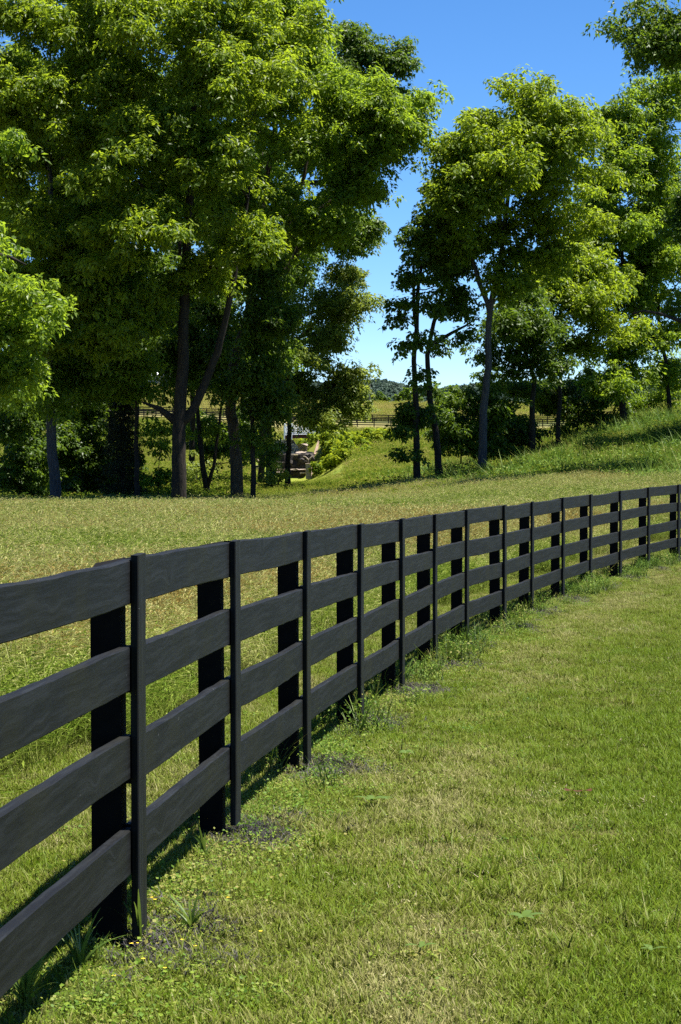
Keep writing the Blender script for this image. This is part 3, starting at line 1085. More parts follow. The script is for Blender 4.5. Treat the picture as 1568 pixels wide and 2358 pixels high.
# ------------------------------------------------------------------ trees
def leaf_cloud(centres, tones, per, spread, L, W, droop=.5, flat=.6, rng=RNG):
    """boughs of leaves: each centre is a few overlapping leafy domes, open below, drooping at the rim"""
    n = len(centres)
    sub = max(1, int(round(per / 45)))
    C = np.repeat(centres, sub, axis=0) + rng.normal(0, spread * .55, (n * sub, 3)) * np.array([1, 1, .6])
    T = np.repeat(tones, sub) + rng.normal(0, .10, n * sub)
    k = len(C)
    m = max(8, per // sub)
    R = spread * (.30 + .40 * rng.random(k))
    d = rng.normal(0, 1, (k, m, 3))
    d /= np.linalg.norm(d, axis=2)[:, :, None] + 1e-9
    d[:, :, 2] = np.abs(d[:, :, 2]) * 1.0 - .28
    rr = R[:, None] * (.45 + .6 * rng.random((k, m)) ** .6)
    lean = rng.normal(0, .25, (k, 1, 2))
    off = d * rr[:, :, None]
    off[:, :, 2] = off[:, :, 2] * flat + (lean * off[:, :, :2]).sum(2) - droop * .25 * (off[:, :, 0] ** 2 + off[:, :, 1] ** 2) / (R[:, None] + 1e-6)
    pos = (C[:, None, :] + off).reshape(-1, 3)
    N = k * m
    out = d.reshape(-1, 3)
    nn = out * np.array([.75, .75, .9]) + np.array([0, 0, .45]) + rng.normal(0, .38, (N, 3))
    nn /= np.linalg.norm(nn, axis=1)[:, None] + 1e-9
    dd = out * np.array([1, 1, .2]) + np.array([0, 0, -.55]) + rng.normal(0, .55, (N, 3))
    dd -= nn * (dd * nn).sum(1)[:, None]
    dd /= np.linalg.norm(dd, axis=1)[:, None] + 1e-9
    s = np.cross(dd, nn)
    ll = (L * (.6 + .8 * rng.random(N)))[:, None]
    w = ll * (W / L) * .5
    V = np.stack([pos, pos + dd * ll * .42 + s * w + nn * ll * .05, pos + dd * ll - nn * ll * .08, pos + dd * ll * .42 - s * w + nn * ll * .05], 1).reshape(-1, 3)
    q = (np.arange(N) * 4)[:, None] + np.array([[0, 1, 2, 3]])
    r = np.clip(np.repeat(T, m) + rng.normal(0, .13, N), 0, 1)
    return V, q, np.repeat(r, 4)


def grow(trunk_paths, centres, rtrunk, rng, rtip=.012, expo=.44, lead=.35):
    """nodes of a branching skeleton that reaches every leaf centre"""
    nodes, par, isT = [], [], []
    for pi, (path, start) in enumerate(trunk_paths):
        seg = np.linalg.norm(np.diff(path, axis=0), axis=1)
        cum = np.concatenate([[0], np.cumsum(seg)])
        n = max(3, int(cum[-1] / .4))
        t = np.linspace(0, cum[-1], n)
        pts = np.stack([np.interp(t, cum, path[:, k]) for k in range(3)], 1)
        wob = rng.normal(0, .022, pts.shape).cumsum(0) * np.array([1, 1, 0])
        pts = pts + (wob - np.linspace(0, 1, n)[:, None] * wob[-1])
        for j, p in enumerate(pts):
            if j == 0:
                pr = -1 if pi == 0 else int(np.argmin(np.linalg.norm(np.array(nodes) - p, axis=1)))
                if pi > 0:
                    p = np.array(nodes[pr])
            else:
                pr = len(nodes) - 1
            nodes.append(np.array(p))
            par.append(pr)
            isT.append(pi + 1)
    base = nodes[0]
    arr = np.zeros((len(nodes) + len(centres) * 30, 3))
    plen = np.zeros(len(arr))
    cnt = len(nodes)
    arr[:cnt] = np.array(nodes)
    for i in range(cnt):
        if par[i] >= 0:
            plen[i] = plen[par[i]] + np.linalg.norm(arr[i] - arr[par[i]])
    order = np.argsort([np.min(np.linalg.norm(arr[:cnt] - c, axis=1)) for c in centres])
    tips = []
    lowz = base[2] + .12 * (np.max(centres[:, 2]) - base[2]) if len(centres) else 0
    for ci in order:
        c = centres[ci]
        dv = c - arr[:cnt]
        dist = np.linalg.norm(dv, axis=1)
        cost = dist * (1 + .9 * np.clip(-dv[:, 2] / (dist + 1e-6), 0, 1)) + .12 * plen[:cnt]
        cost = cost + np.where(arr[:cnt, 2] < min(lowz, c[2]) - .2, 3.0, 0)
        j = int(np.argmin(cost))
        a = arr[j]
        L = dist[j]
        n = max(2, min(26, int(L / .4)))
        t = np.linspace(0, 1, n + 1)[1:]
        pts = a + (c - a) * t[:, None]
        pts[:, 2] += -.10 * L * np.sin(np.pi * t) * (1 if rng.random() < .75 else -1)
        wob = rng.normal(0, .045, pts.shape).cumsum(0)
        pts += wob - t[:, None] * wob[-1]
        prev = j
        for p in pts:
            arr[cnt] = p
            plen[cnt] = plen[prev] + np.linalg.norm(p - arr[prev])
            par.append(prev)
            isT.append(0)
            prev = cnt
            cnt += 1
        tips.append(prev)
    w = np.zeros(cnt)
    for t in tips:
        w[t] += 1
    for i in range(cnt - 1, -1, -1):
        if par[i] >= 0:
            w[par[i]] += w[i]
    rad = rtip * np.maximum(w, 1) ** expo
    return arr[:cnt], np.array(par), np.array(isT), rad, plen[:cnt]


NL = []


def tree(name, label, base, trunk, blobs, r0, leaf='leaf', bark='bark', limbs=(), dens=1.0, per=120, L=.17, W=.075,
         spread=.55, droop=.5, seed=0, group=None, cat='tree', fill=1.0, stems=None, bare=(), flat=1.0, skirt=None, R=None):
    rng = np.random.default_rng(seed * 7 + 3)
    px0, d = base
    b = G(px0, d)
    path = [b - np.array([0, 0, .25])] + [P(px, py, d + (r[0] if r else 0)) for (px, py, *r) in trunk]
    paths = [(np.array(path), 0)]
    for lb in limbs:
        paths.append((np.array([P(px, py, d + (r[0] if r else 0)) for (px, py, *r) in lb]), 1))
    C, T = [], []
    ys = [bl[1] for bl in blobs]
    y0, y1 = min(ys), max(ys)
    sk = skirt if skirt is not None else y0 + .62 * (y1 - y0)
    if R is None:
        R = min(4.0, .33 * (max(bl[0] + bl[2] for bl in blobs) - min(bl[0] - bl[2] for bl in blobs)) * d / F)
    full = []
    for bl in blobs:
        dd = bl[4] if len(bl) > 4 and bl[4] is not None else 0.0
        tone = bl[5] if len(bl) > 5 else .5
        t = np.clip((sk - bl[1]) / max(sk - y0, 30.0), 0, 1)
        if bl[1] <= sk:
            fwd = R * math.sqrt(max(0.0, 1 - t ** 1.5))
            full.append((*bl[:4], dd - fwd + rng.normal(0, .3), tone, 1.0))
            if fwd > 1.0:
                full.append((*bl[:4], dd + fwd * .8 + rng.normal(0, .3), tone, .5))
        else:
            full.append((*bl[:4], dd + rng.normal(0, .5), tone, 1.0))
    split = []
    for (cx, cy, rx, ry, dd, tone, wgt) in full:
        if rx * d / F < .55 or ry * d / F < .4:
            split.append((cx, cy, rx, ry, dd, tone, wgt))
            continue
        for _ in range(7):
            a_, b_ = rng.normal(0, .44, 2)
            f_ = .30 + .26 * rng.random()
            split.append((cx + a_ * rx, cy + b_ * ry, rx * f_, ry * f_, dd + rng.normal(0, .4) * rx * d / F, tone + rng.normal(0, .07), wgt * .85))
    for (cx, cy, rx, ry, dd, tone, wgt) in split:
        sc = (d + dd) / F
        sh = spread * .8
        ax, az_ = max(.15, rx * sc - sh), max(.12, ry * sc - sh * .8)
        ay = .85 * ax + .2
        vol = 4.19 * (ax + sh * .6) * (ay + sh * .6) * (az_ + sh * .5)
        n = max(2, int(round(2.0 * dens * wgt * vol ** .84)))
        dirs = rng.normal(0, 1, (n, 3))
        dirs /= np.linalg.norm(dirs, axis=1)[:, None]
        rr = rng.random(n) ** .42
        c0 = P(cx, cy, d + dd)
        C.append(c0 + dirs * rr[:, None] * np.array([ax, ay, az_]))
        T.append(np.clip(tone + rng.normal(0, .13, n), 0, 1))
    C = np.vstack(C)
    T = np.concatenate(T)
    gz_ = zg(C[:, 0], C[:, 1])
    C[:, 2] = np.maximum(C[:, 2], gz_ + .35)
    nodes, par, isT, rad, plen = grow(paths, C, r0, rng)
    # trunk radii: taper from r0 with a flared foot
    hmax = {}
    for i in range(len(nodes)):
        if isT[i]:
            hmax[isT[i]] = max(hmax.get(isT[i], 0), plen[i])
    for i in range(len(nodes)):
        k = isT[i]
        if k == 1:
            t = plen[i] / (hmax[1] + 1e-6)
            r = r0 * (1 - .78 * t ** .85) * (1 + .45 * math.exp(-plen[i] / .28))
            rad[i] = r
        elif k > 1:
            p0 = min(plen[j] for j in range(len(nodes)) if isT[j] == k)
            t = (plen[i] - p0) / (hmax[k] - p0 + 1e-6)
            rad[i] = max(r0 * .58 * (1 - .75 * t), .018)
    # limit branch radius to that of the parent
    for i in range(len(nodes)):
        if par[i] >= 0 and not isT[i]:
            rad[i] = min(rad[i], rad[par[i]] * .92, r0 * .5)
    root = empty(name, tuple(b))
    tag(root, label, cat, group)
    mb = MB()
    kids = {}
    for i, p in enumerate(par):
        kids.setdefault(int(p), []).append(i)
    # chains
    startnodes = [(-1, 0)]
    visited = set()
    stack = [0]
    while stack:
        s0 = stack.pop()
        p = int(par[s0])
        chain = ([p] if p >= 0 else []) + [s0]
        cur = s0
        while True:
            ks_ = kids.get(cur, [])
            if not ks_:
                break
            same = [k for k in ks_ if isT[k] == isT[cur] and isT[cur] > 0]
            main = same[0] if same else max(ks_, key=lambda k: rad[k])
            for k in ks_:
                if k != main:
                    stack.append(k)
            chain.append(main)
            cur = main
        pts = nodes[chain] - b
        rr = rad[chain].copy()
        if p >= 0:
            rr[0] = rr[1]
        rr[-1] *= .6
        sides = 12 if rad[s0] > .12 else (6 if rad[s0] > .03 else 4)
        if len(chain) >= 2:
            mb.tube(pts, rr, sides, cap=True)
    for br in bare:                                   # dead bare limbs and twigs
        pts = np.array([P(px, py, d + (r[0] if r else 0)) for (px, py, *r) in br[0]]) - b
        n = len(pts)
        mb.tube(pts, np.linspace(br[1], br[1] * .35, n), 6)
        for q in range(br[2] if len(br) > 2 else 0):
            k = rng.integers(1, n)
            p0 = pts[k]
            dv = rng.normal(0, 1, 3) * np.array([1, 1, .8])
            dv /= np.linalg.norm(dv)
            l_ = .3 + .7 * rng.random()
            mb.tube([p0, p0 + dv * l_ * .5, p0 + dv * l_ + rng.normal(0, .12, 3)], [.014, .01, .005], 4)
    me = mb.mesh('trunk', M[bark], True)
    link('trunk', me, root)
    NL.append(len(C) * int(per * fill * 2.6))
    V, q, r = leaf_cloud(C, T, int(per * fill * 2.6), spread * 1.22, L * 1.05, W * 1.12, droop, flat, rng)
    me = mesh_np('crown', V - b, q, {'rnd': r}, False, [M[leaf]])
    link('crown', me, root)
    return root


# ---- left-hand stand
tree('ash_tree', 'stout dark-barked tree forking low into two big limbs, front centre of the left stand', (411, 86),
     [(410, 1050), (411, 950), (419, 850), (424, 740), (432, 600), (440, 450), (446, 260), (450, 80)],
     [(330, 500, 140, 110), (420, 350, 160, 130), (520, 450, 115, 115), (430, 150, 170, 130), (300, 260, 120, 130), (555, 250, 130, 110), (390, 625, 125, 70, 0, .45),
      (600, 70, 120, 100), (330, 725, 65, 50, 0, .4), (400, 20, 160, 100), (560, 560, 70, 60, 1, .4), (330, -20, 130, 80), (520, -30, 130, 80), (250, 480, 90, 90)], .30, 'leaf_olive', 'bark',
     limbs=[[(412, 985), (442, 950), (470, 880), (493, 822), (515, 740), (540, 640), (565, 520), (580, 400)], [(408, 965), (375, 945), (345, 930), (325, 925)]], seed=1, L=.18, skirt=600)
tree('ash_tree', 'tall ridged-bark tree whose long limb leans right above the white bridge, edging the sky gap', (543, 92),
     [(538, 1050), (531, 940), (528, 870), (545, 800), (572, 720), (588, 600), (602, 480), (622, 350), (645, 180), (650, 50)],
     [(700, 330, 130, 95, 0, .6), (820, 330, 100, 80, 0, .6), (895, 255, 75, 55, 0, .6), (928, 288, 38, 42, 0, .6), (862, 345, 46, 34, 0, .55), (750, 215, 110, 80, 0, .55), (640, 200, 120, 110), (625, 60, 110, 90, 0, .55),
      (700, 110, 60, 85, 0, .5), (810, 420, 75, 40, 0, .6), (640, 470, 105, 80, 0, .5), (730, 520, 65, 45, 0, .5), (570, 650, 75, 50, 0, .4), (968, 230, 24, 22, 0, .6), (660, -40, 90, 60)],
     .27, 'leaf', 'bark_light', limbs=[[(556, 770), (620, 680), (680, 590), (730, 490), (800, 430), (870, 340), (930, 270)], [(600, 640), (650, 560), (690, 440), (720, 330)]], seed=2, L=.18, skirt=560)
tree('young_tree', 'thin dark trunk just right of the tall ridged-bark tree, with low leaf sprays', (582, 90),
     [(585, 1080), (580, 960), (585, 850), (588, 700), (586, 560), (592, 400)],
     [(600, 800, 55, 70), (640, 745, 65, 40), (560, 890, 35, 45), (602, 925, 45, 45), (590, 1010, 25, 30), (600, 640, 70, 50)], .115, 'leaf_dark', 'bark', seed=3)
tree('ivy_tree', 'ivy-clad tree left of the stone cascade, its darker crown topmost against the sky', (622, 112),
     [(619, 1000), (622, 880), (640, 700), (690, 450), (760, 260), (815, 130), (830, 60)],
     [(805, 90, 45, 50, 0, .4), (850, 130, 60, 45, 0, .4), (912, 140, 30, 30, 0, .4), (785, 180, 55, 55, 0, .4), (865, 220, 60, 45, 0, .45), (720, 330, 80, 80), (790, 515, 50, 22, 0, .75), (812, 550, 36, 28, 0, .75), (755, 480, 50, 36, 0, .5),
      (618, 1000, 14, 90, 0, .3)],
     .21, 'leaf_dark', 'bark', limbs=[[(700, 420), (800, 420), (850, 200), (900, 140)]], bare=[([(905, 140), (903, 110), (906, 82)], .02, 5), ([(740, 80), (745, 60), (742, 40)], .02, 3)], seed=4)
tree('bridge_tree', 'slim trunk before the stone cascade, its yellow-green leaves drooping over the white bridge', (662, 112),
     [(664, 1000), (660, 900), (668, 800), (690, 720), (705, 640)],
     [(700, 715, 105, 50), (775, 700, 75, 34), (812, 706, 34, 16, 0, .55), (675, 825, 75, 45, 0, .4), (760, 780, 45, 30, 0, .6), (640, 895, 45, 40, 0, .35), (700, 890, 50, 30, 0, .5), (800, 640, 40, 25),
      (795, 870, 45, 24, 0, .95), (765, 925, 55, 30, 0, 1), (812, 925, 28, 34, 0, 1), (735, 955, 45, 20, 0, 1), (725, 984, 22, 12, 0, 1), (835, 860, 22, 10, 0, .85), (770, 985, 20, 18, 0, 1)],
     .15, 'leaf_lime', 'bark', limbs=[[(662, 955), (700, 936), (752, 927), (800, 915)], [(668, 800), (740, 730), (830, 700)]], seed=5, per=75, dens=.7)
tree('walnut_tree', 'grey-trunked tree at the left end of the stand, dark shrubs on both sides', (125, 87),
     [(122, 1050), (118, 930), (115, 800), (112, 600), (110, 400), (108, 200)],
     [(100, 300, 160, 130), (225, 420, 115, 110), (60, 520, 135, 100), (180, 600, 125, 90), (100, 110, 165, 110), (250, 180, 110, 110), (230, 770, 95, 80, 0, .45), (120, 760, 110, 80, 0, .45), (60, 870, 95, 60, 0, .4), (220, 30, 130, 80), (60, 20, 110, 70), (70, 640, 100, 70), (150, 690, 90, 60), (280, 700, 60, 50), (-20, 200, 90, 120), (10, 400, 90, 100), (140, -30, 130, 70), (170, 880, 80, 50, 1, .3), (250, 660, 80, 80, 0, .4)],
     .23, 'leaf_olive', 'bark_grey', seed=6, L=.18, skirt=830)
tree('maple_tree', 'nearest tree, leaning in from beyond the left edge with bright hanging leaves', (-185, 64),
     [(-180, 900), (-170, 700), (-150, 450), (-130, 200)],
     [(15, 745, 80, 60, 0, .7), (30, 850, 65, 45, 0, .7), (55, 670, 65, 34, 0, .65), (-60, 620, 100, 120), (-90, 380, 120, 140), (-110, 820, 90, 80), (10, 900, 40, 25, 0, .6), (95, 760, 25, 30, 0, .7)],
     .24, 'leaf', 'bark', limbs=[[(-165, 640), (-80, 610), (0, 580), (60, 610)]], seed=7, L=.15, spread=.45)
tree('pole_tree', 'straight pole-thin dark trunk between the cedar and the stout forked tree', (317, 90),
     [(317, 1000), (316, 850), (312, 700), (308, 540)],
     [(290, 840, 60, 40, 0, .7), (255, 890, 50, 28, 0, .7), (335, 700, 65, 50), (300, 600, 60, 55), (362, 990, 25, 40, 0, .5), (330, 900, 25, 25, 0, .6)], .12, 'leaf', 'bark', seed=8)
tree('twin_tree', 'two dark stems rising in a V from one foot, right of the forked tree', (480, 98),
     [(471, 1050), (462, 950), (455, 850), (450, 750)],
     [(470, 760, 75, 50, 0, .4), (505, 830, 50, 40, 0, .4), (440, 850, 45, 40, 0, .4), (395, 820, 40, 60, 0, .35), (560, 950, 25, 40, 0, .4), (500, 1000, 25, 40, 0, .6), (490, 700, 70, 50, -1.6, .4), (520, 790, 60, 40, -1.6, .35), (450, 690, 60, 40, -1.2, .4)],
     .15, 'leaf_dark', 'bark', limbs=[[(482, 1120), (498, 1040), (511, 950), (520, 860), (540, 760)]], seed=9)
# deeper trees that close the stand
for (px, d, bl, sd, lab) in (
        (40, 112, [(40, 200, 150, 140), (80, 480, 140, 120), (20, 760, 140, 110), (120, 880, 110, 80), (60, 980, 100, 70)], 20, 'dense shaded tree behind the grey trunk, filling the dark far-left corner'),
        (215, 118, [(240, 150, 130, 130), (230, 420, 120, 130), (240, 700, 110, 120), (200, 870, 110, 80), (190, 980, 80, 60), (290, 860, 70, 60), (300, 730, 80, 80), (330, 640, 80, 80), (150, 760, 90, 80)], 21, 'shaded tree directly behind the dark cedar'),
        (258, 101, [(250, 220, 130, 120), (270, 430, 130, 120), (250, 640, 120, 110), (290, 800, 80, 60), (180, 850, 80, 60), (230, 930, 60, 50)], 24, 'shaded tree rising behind the dark cedar, between the grey trunk and the pole-thin trunk'),
        (415, 102, [(420, 230, 130, 120), (440, 440, 130, 120), (460, 640, 110, 90), (500, 780, 80, 60), (560, 860, 60, 50), (380, 800, 60, 50)], 25, 'shaded tree hidden trunk-for-trunk behind the stout forked tree, dark leaves around the fork'),
        (440, 124, [(430, 250, 130, 130), (450, 500, 130, 120), (490, 720, 120, 90), (380, 740, 90, 90), (470, 850, 80, 50), (560, 880, 60, 50)], 22, 'shaded tree behind the stout forked tree, only its crown showing'),
        (600, 126, [(600, 350, 120, 120), (610, 600, 110, 90), (600, 780, 90, 90), (640, 880, 60, 50)], 23, 'shaded tree behind the ivy-clad trunk')):
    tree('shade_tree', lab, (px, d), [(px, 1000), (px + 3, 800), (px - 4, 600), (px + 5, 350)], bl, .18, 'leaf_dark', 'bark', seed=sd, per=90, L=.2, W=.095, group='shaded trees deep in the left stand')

# ---- right-hand row on the bank
tree('elm_tree', 'slender straight elm nearest the sky gap, small leaves along its whole stem', (963, 92),
     [(962, 1000), (961, 880), (960, 780), (966, 690), (976, 600), (990, 520), (1002, 430)],
     [(952, 700, 22, 50), (956, 590, 28, 50), (990, 510, 45, 55), (966, 640, 22, 45), (996, 580, 34, 45), (1010, 720, 24, 36), (1025, 440, 34, 40), (1004, 660, 30, 36), (938, 800, 8, 36), (980, 790, 18, 34), (926, 706, 8, 8), (950, 545, 20, 26), (938, 640, 8, 26), (930, 740, 6, 10),
      (925, 1000, 22, 30, -.5, .4), (960, 960, 40, 26, -.5, .4), (938, 1055, 18, 20, -.5, .4), (955, 880, 20, 30, 0, .4)], .16, 'leaf_dark', 'bark', seed=31, per=80, dens=.8, L=.15, W=.085, spread=.42,
     limbs=[[(960, 790), (952, 700), (955, 610), (962, 530)]])
tree('elm_tree', 'leaning elm whose stem bends left then right, beside the straight elm', (1018, 94),
     [(1007, 1000), (988, 900), (986, 830), (1000, 740), (1016, 690), (1036, 640), (1062, 570), (1080, 480)],
     [(1040, 600, 45, 50), (1055, 490, 50, 60), (1062, 700, 40, 30), (1015, 790, 30, 24), (1070, 780, 35, 20), (985, 900, 22, 50, 0, .35)], .165, 'leaf_dark', 'bark', seed=32, per=80, dens=.75, L=.15, W=.085, spread=.42,
     limbs=[[(990, 800), (1030, 770), (1060, 760), (1100, 730)]])
tree('oak_tree', 'tree with a grey lower trunk and broad domed crown, tallest along the right bank', (1108, 92),
     [(1117, 980), (1124, 890), (1129, 800), (1132, 710), (1150, 620), (1162, 540), (1178, 430), (1195, 300), (1205, 220)],
     [(1215, 225, 80, 40, 0, .6), (1155, 288, 78, 45, 0, .6), (1265, 290, 75, 60, 0, .55), (1062, 345, 38, 26, 0, .55), (1095, 395, 64, 44, 0, .65), (1180, 380, 110, 60, 0, .65), (1300, 400, 85, 80, 0, .6), (1072, 480, 58, 54, 0, .45),
      (1110, 560, 80, 50, 0, .4), (1230, 500, 90, 60, 0, .5), (1345, 520, 70, 50, 0, .7), (1180, 640, 60, 30, 0, .4), (1270, 600, 60, 35, 0, .45), (1035, 445, 34, 36, 0, .4), (1230, 300, 90, 70, 0, .5), (1130, 420, 90, 70, 0, .5), (1050, 560, 60, 50, 0, .35), (1180, 560, 80, 60, 0, .35), (1320, 300, 50, 50, 0, .5)], .19, 'leaf_olive', 'bark_grey',
     limbs=[[(1131, 720), (1100, 650), (1075, 570), (1060, 470), (1060, 390)], [(1150, 620), (1200, 560), (1255, 500), (1300, 430)], [(1160, 550), (1140, 450), (1120, 340)]], seed=33, dens=.62, per=84)
tree('crooked_tree', 'dark crooked trunk bending sharply left above the shrubs, right of the grey-trunked domed tree', (1227, 100),
     [(1228, 950), (1230, 870), (1214, 825), (1198, 780), (1192, 710)],
     [(1180, 745, 60, 36), (1235, 765, 60, 36), (1170, 830, 45, 24), (1260, 830, 50, 36), (1130, 790, 30, 20), (1210, 690, 50, 30)], .18, 'leaf_dark', 'bark', seed=34, per=80, dens=.55, limbs=[[(1226, 850), (1250, 820), (1285, 810)]])
tree('hickory_tree', 'slim straight trunk with bright yellow-green clumps on its right side', (1284, 103),
     [(1285, 950), (1288, 830), (1290, 740), (1300, 640), (1312, 540)],
     [(1345, 715, 55, 28, -.8, .8), (1290, 660, 60, 40), (1385, 650, 55, 40, 0, .6), (1410, 745, 40, 22, -.6, .8), (1330, 800, 60, 30, 0, .6), (1360, 590, 60, 36, -.5, .8), (1240, 640, 60, 40, 0, .5), (1320, 620, 50, 30, 0, .5)], .125, 'leaf_olive', 'bark', seed=35, per=90, dens=.58)
tree('locust_tree', 'tall thin-leaved tree with bare grey twigs in its top, on the upper bank', (1441, 108),
     [(1430, 900), (1417, 845), (1418, 780), (1425, 733), (1440, 640), (1432, 520), (1405, 400), (1390, 300)],
     [(1385, 275, 60, 50, 0, .5), (1420, 400, 75, 70, 0, .5), (1440, 330, 60, 60, 0, .4), (1370, 560, 60, 60, 0, .4), (1455, 670, 40, 40, 0, .35), (1430, 810, 40, 24, 0, .4), (1450, 520, 65, 70, 0, .45), (1375, 470, 45, 50, 0, .5), (1400, 640, 50, 40), (1440, 870, 40, 24, -1, .75), (1400, 890, 45, 24, -1, .7), (1480, 760, 45, 40), (1450, 270, 30, 40, 0, .4)],
     .18, 'leaf', 'bark', seed=36, dens=.66, per=95, bare=[([(1420, 520), (1418, 400), (1425, 300), (1412, 230)], .04, 14), ([(1450, 640), (1470, 500), (1480, 380), (1475, 300)], .04, 14), ([(1430, 470), (1400, 380), (1378, 330)], .03, 8)])
tree('locust_tree', 'rightmost whole trunk on the bank, slim and leaning left toward its top', (1547, 110),
     [(1541, 880), (1529, 800), (1516, 700), (1502, 600), (1494, 450), (1504, 300)],
     [(1525, 300, 75, 80), (1500, 220, 60, 50), (1480, 360, 60, 70), (1490, 500, 60, 70), (1540, 860, 40, 30, 0, .4), (1600, 650, 60, 80, 0, .4), (1545, 450, 65, 80), (1545, 600, 75, 60), (1500, 700, 55, 40), (1565, 780, 55, 40), (1560, 200, 60, 50), (1490, 600, 40, 50)],
     .115, 'leaf', 'bark', seed=37, dens=.68, per=100)
tree('edge_tree', 'tree beyond the right edge, a leafy bough and dead bare limb reaching into view', (1740, 82),
     [(1730, 900), (1715, 600), (1700, 350), (1670, 120)],
     [(1500, 60, 55, 55, 0, .4), (1540, 110, 40, 40, 0, .4), (1580, 30, 70, 70), (1440, 95, 28, 18, 0, .4), (1640, 150, 90, 80), (1690, 350, 90, 120), (1490, 130, 30, 30, 0, .4), (1640, 560, 60, 60)],
     .24, 'leaf_dark', 'bark', limbs=[[(1690, 260), (1620, 150), (1560, 80), (1500, 40)]], seed=38, dens=.8, per=80, L=.15,
     bare=[([(1725, 770), (1640, 755), (1568, 740), (1520, 722), (1480, 716), (1455, 724)], .09, 10)])
tree('edge_tree', 'tree beyond the right edge, only its bough tips showing beside the slim rightmost trunk', (1830, 97),
     [(1825, 800), (1815, 550), (1810, 250)],
     [(1800, 200, 150, 110), (1720, 380, 130, 110), (1850, 420, 130, 120), (1680, 560, 120, 90), (1800, 620, 140, 90), (1640, 700, 70, 50), (1590, 520, 50, 50)], .25, 'leaf_dark', 'bark', seed=39, per=90, L=.19, W=.09)
# understorey on the bank and deep behind it
def shrub(name, label, px, d, blobs, leaf, seed, per=110, L=.14, W=.08, group=None, cat='shrub', spread=.42, r0=.05, dens=1.4):
    top = min(b[1] for b in blobs)
    return tree(name, label, (px, d), [(px, (top + 1150) / 2), (px + 4, top + 12)], blobs, r0, leaf, 'bark', seed=seed, per=per, L=L, W=W, group=group, cat=cat, spread=spread, dens=dens)


shrub('elder_shrub', 'large dark shrub filling the gap between the elm pair and the grey oak trunk', 1062, 99, [(1050, 930, 70, 45, 0, .5), (1085, 1000, 75, 50, 0, .4), (1140, 960, 60, 60, 0, .4), (1030, 985, 40, 40, 0, .4), (1130, 1040, 50, 30, 0, .35)], 'leaf_dark', 41)
shrub('elder_shrub', 'dark shrub behind the grey oak trunk, low leaves brushing the slope', 1180, 108, [(1180, 890, 60, 40, 0, .4), (1160, 960, 60, 60, 0, .35), (1200, 1010, 50, 35, 0, .3)], 'leaf_dark', 42)
shrub('elder_shrub', 'broad shaded shrub mass between the crooked trunk and the slim straight one', 1330, 113, [(1330, 890, 75, 60, 0, .35), (1385, 940, 65, 40, 0, .35), (1290, 950, 55, 45, 0, .35), (1250, 900, 45, 50, 0, .35), (1400, 880, 50, 36, 0, .4)], 'leaf_dark', 43)
shrub('elder_shrub', 'pale feathery green shrub near the right edge at the top of the bank', 1490, 118, [(1490, 925, 50, 35, 0, .7), (1540, 905, 40, 40, 0, .7), (1460, 950, 30, 25, 0, .7), (1530, 870, 40, 30, 0, .5)], 'leaf', 44, L=.1, W=.05)
# left-hand understorey
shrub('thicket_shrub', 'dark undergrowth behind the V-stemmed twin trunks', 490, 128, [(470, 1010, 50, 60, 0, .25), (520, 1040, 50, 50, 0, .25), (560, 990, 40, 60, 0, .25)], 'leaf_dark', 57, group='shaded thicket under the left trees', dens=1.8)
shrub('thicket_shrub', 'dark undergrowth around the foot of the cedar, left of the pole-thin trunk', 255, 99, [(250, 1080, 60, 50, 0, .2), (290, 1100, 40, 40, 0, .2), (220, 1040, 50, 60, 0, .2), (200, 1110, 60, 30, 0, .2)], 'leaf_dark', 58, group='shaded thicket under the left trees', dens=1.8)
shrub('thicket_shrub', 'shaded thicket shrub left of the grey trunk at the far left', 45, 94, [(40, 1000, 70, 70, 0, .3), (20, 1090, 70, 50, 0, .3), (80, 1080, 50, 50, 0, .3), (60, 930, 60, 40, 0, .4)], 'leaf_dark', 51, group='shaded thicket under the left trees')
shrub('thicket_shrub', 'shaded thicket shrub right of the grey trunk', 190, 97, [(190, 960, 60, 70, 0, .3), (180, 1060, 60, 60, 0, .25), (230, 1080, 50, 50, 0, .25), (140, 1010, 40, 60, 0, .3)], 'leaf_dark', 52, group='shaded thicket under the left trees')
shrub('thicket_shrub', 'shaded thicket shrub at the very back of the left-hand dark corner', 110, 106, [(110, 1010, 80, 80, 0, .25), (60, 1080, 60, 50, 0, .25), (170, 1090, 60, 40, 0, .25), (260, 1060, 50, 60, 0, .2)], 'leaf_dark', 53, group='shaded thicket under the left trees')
shrub('sapling_bush', 'small yellow-green bush between the forked tree and the twin stems', 450, 106, [(445, 1085, 28, 28, 0, .9), (470, 1075, 24, 22, 0, .9)], 'leaf_lime', 54, per=80)
shrub('sapling_bush', 'sapling leafing out at the left side of the forked trunk', 366, 92, [(370, 1020, 24, 40, 0, .5), (350, 1100, 30, 30, 0, .35), (380, 1100, 25, 25, 0, .35)], 'leaf', 55, per=80)
shrub('sapling_bush', 'small light sapling between the ivy-clad trunk and the slim bridge tree', 640, 110, [(638, 1085, 16, 22, 0, .9), (628, 1100, 16, 14, 0, .9)], 'leaf_lime', 56, per=70)


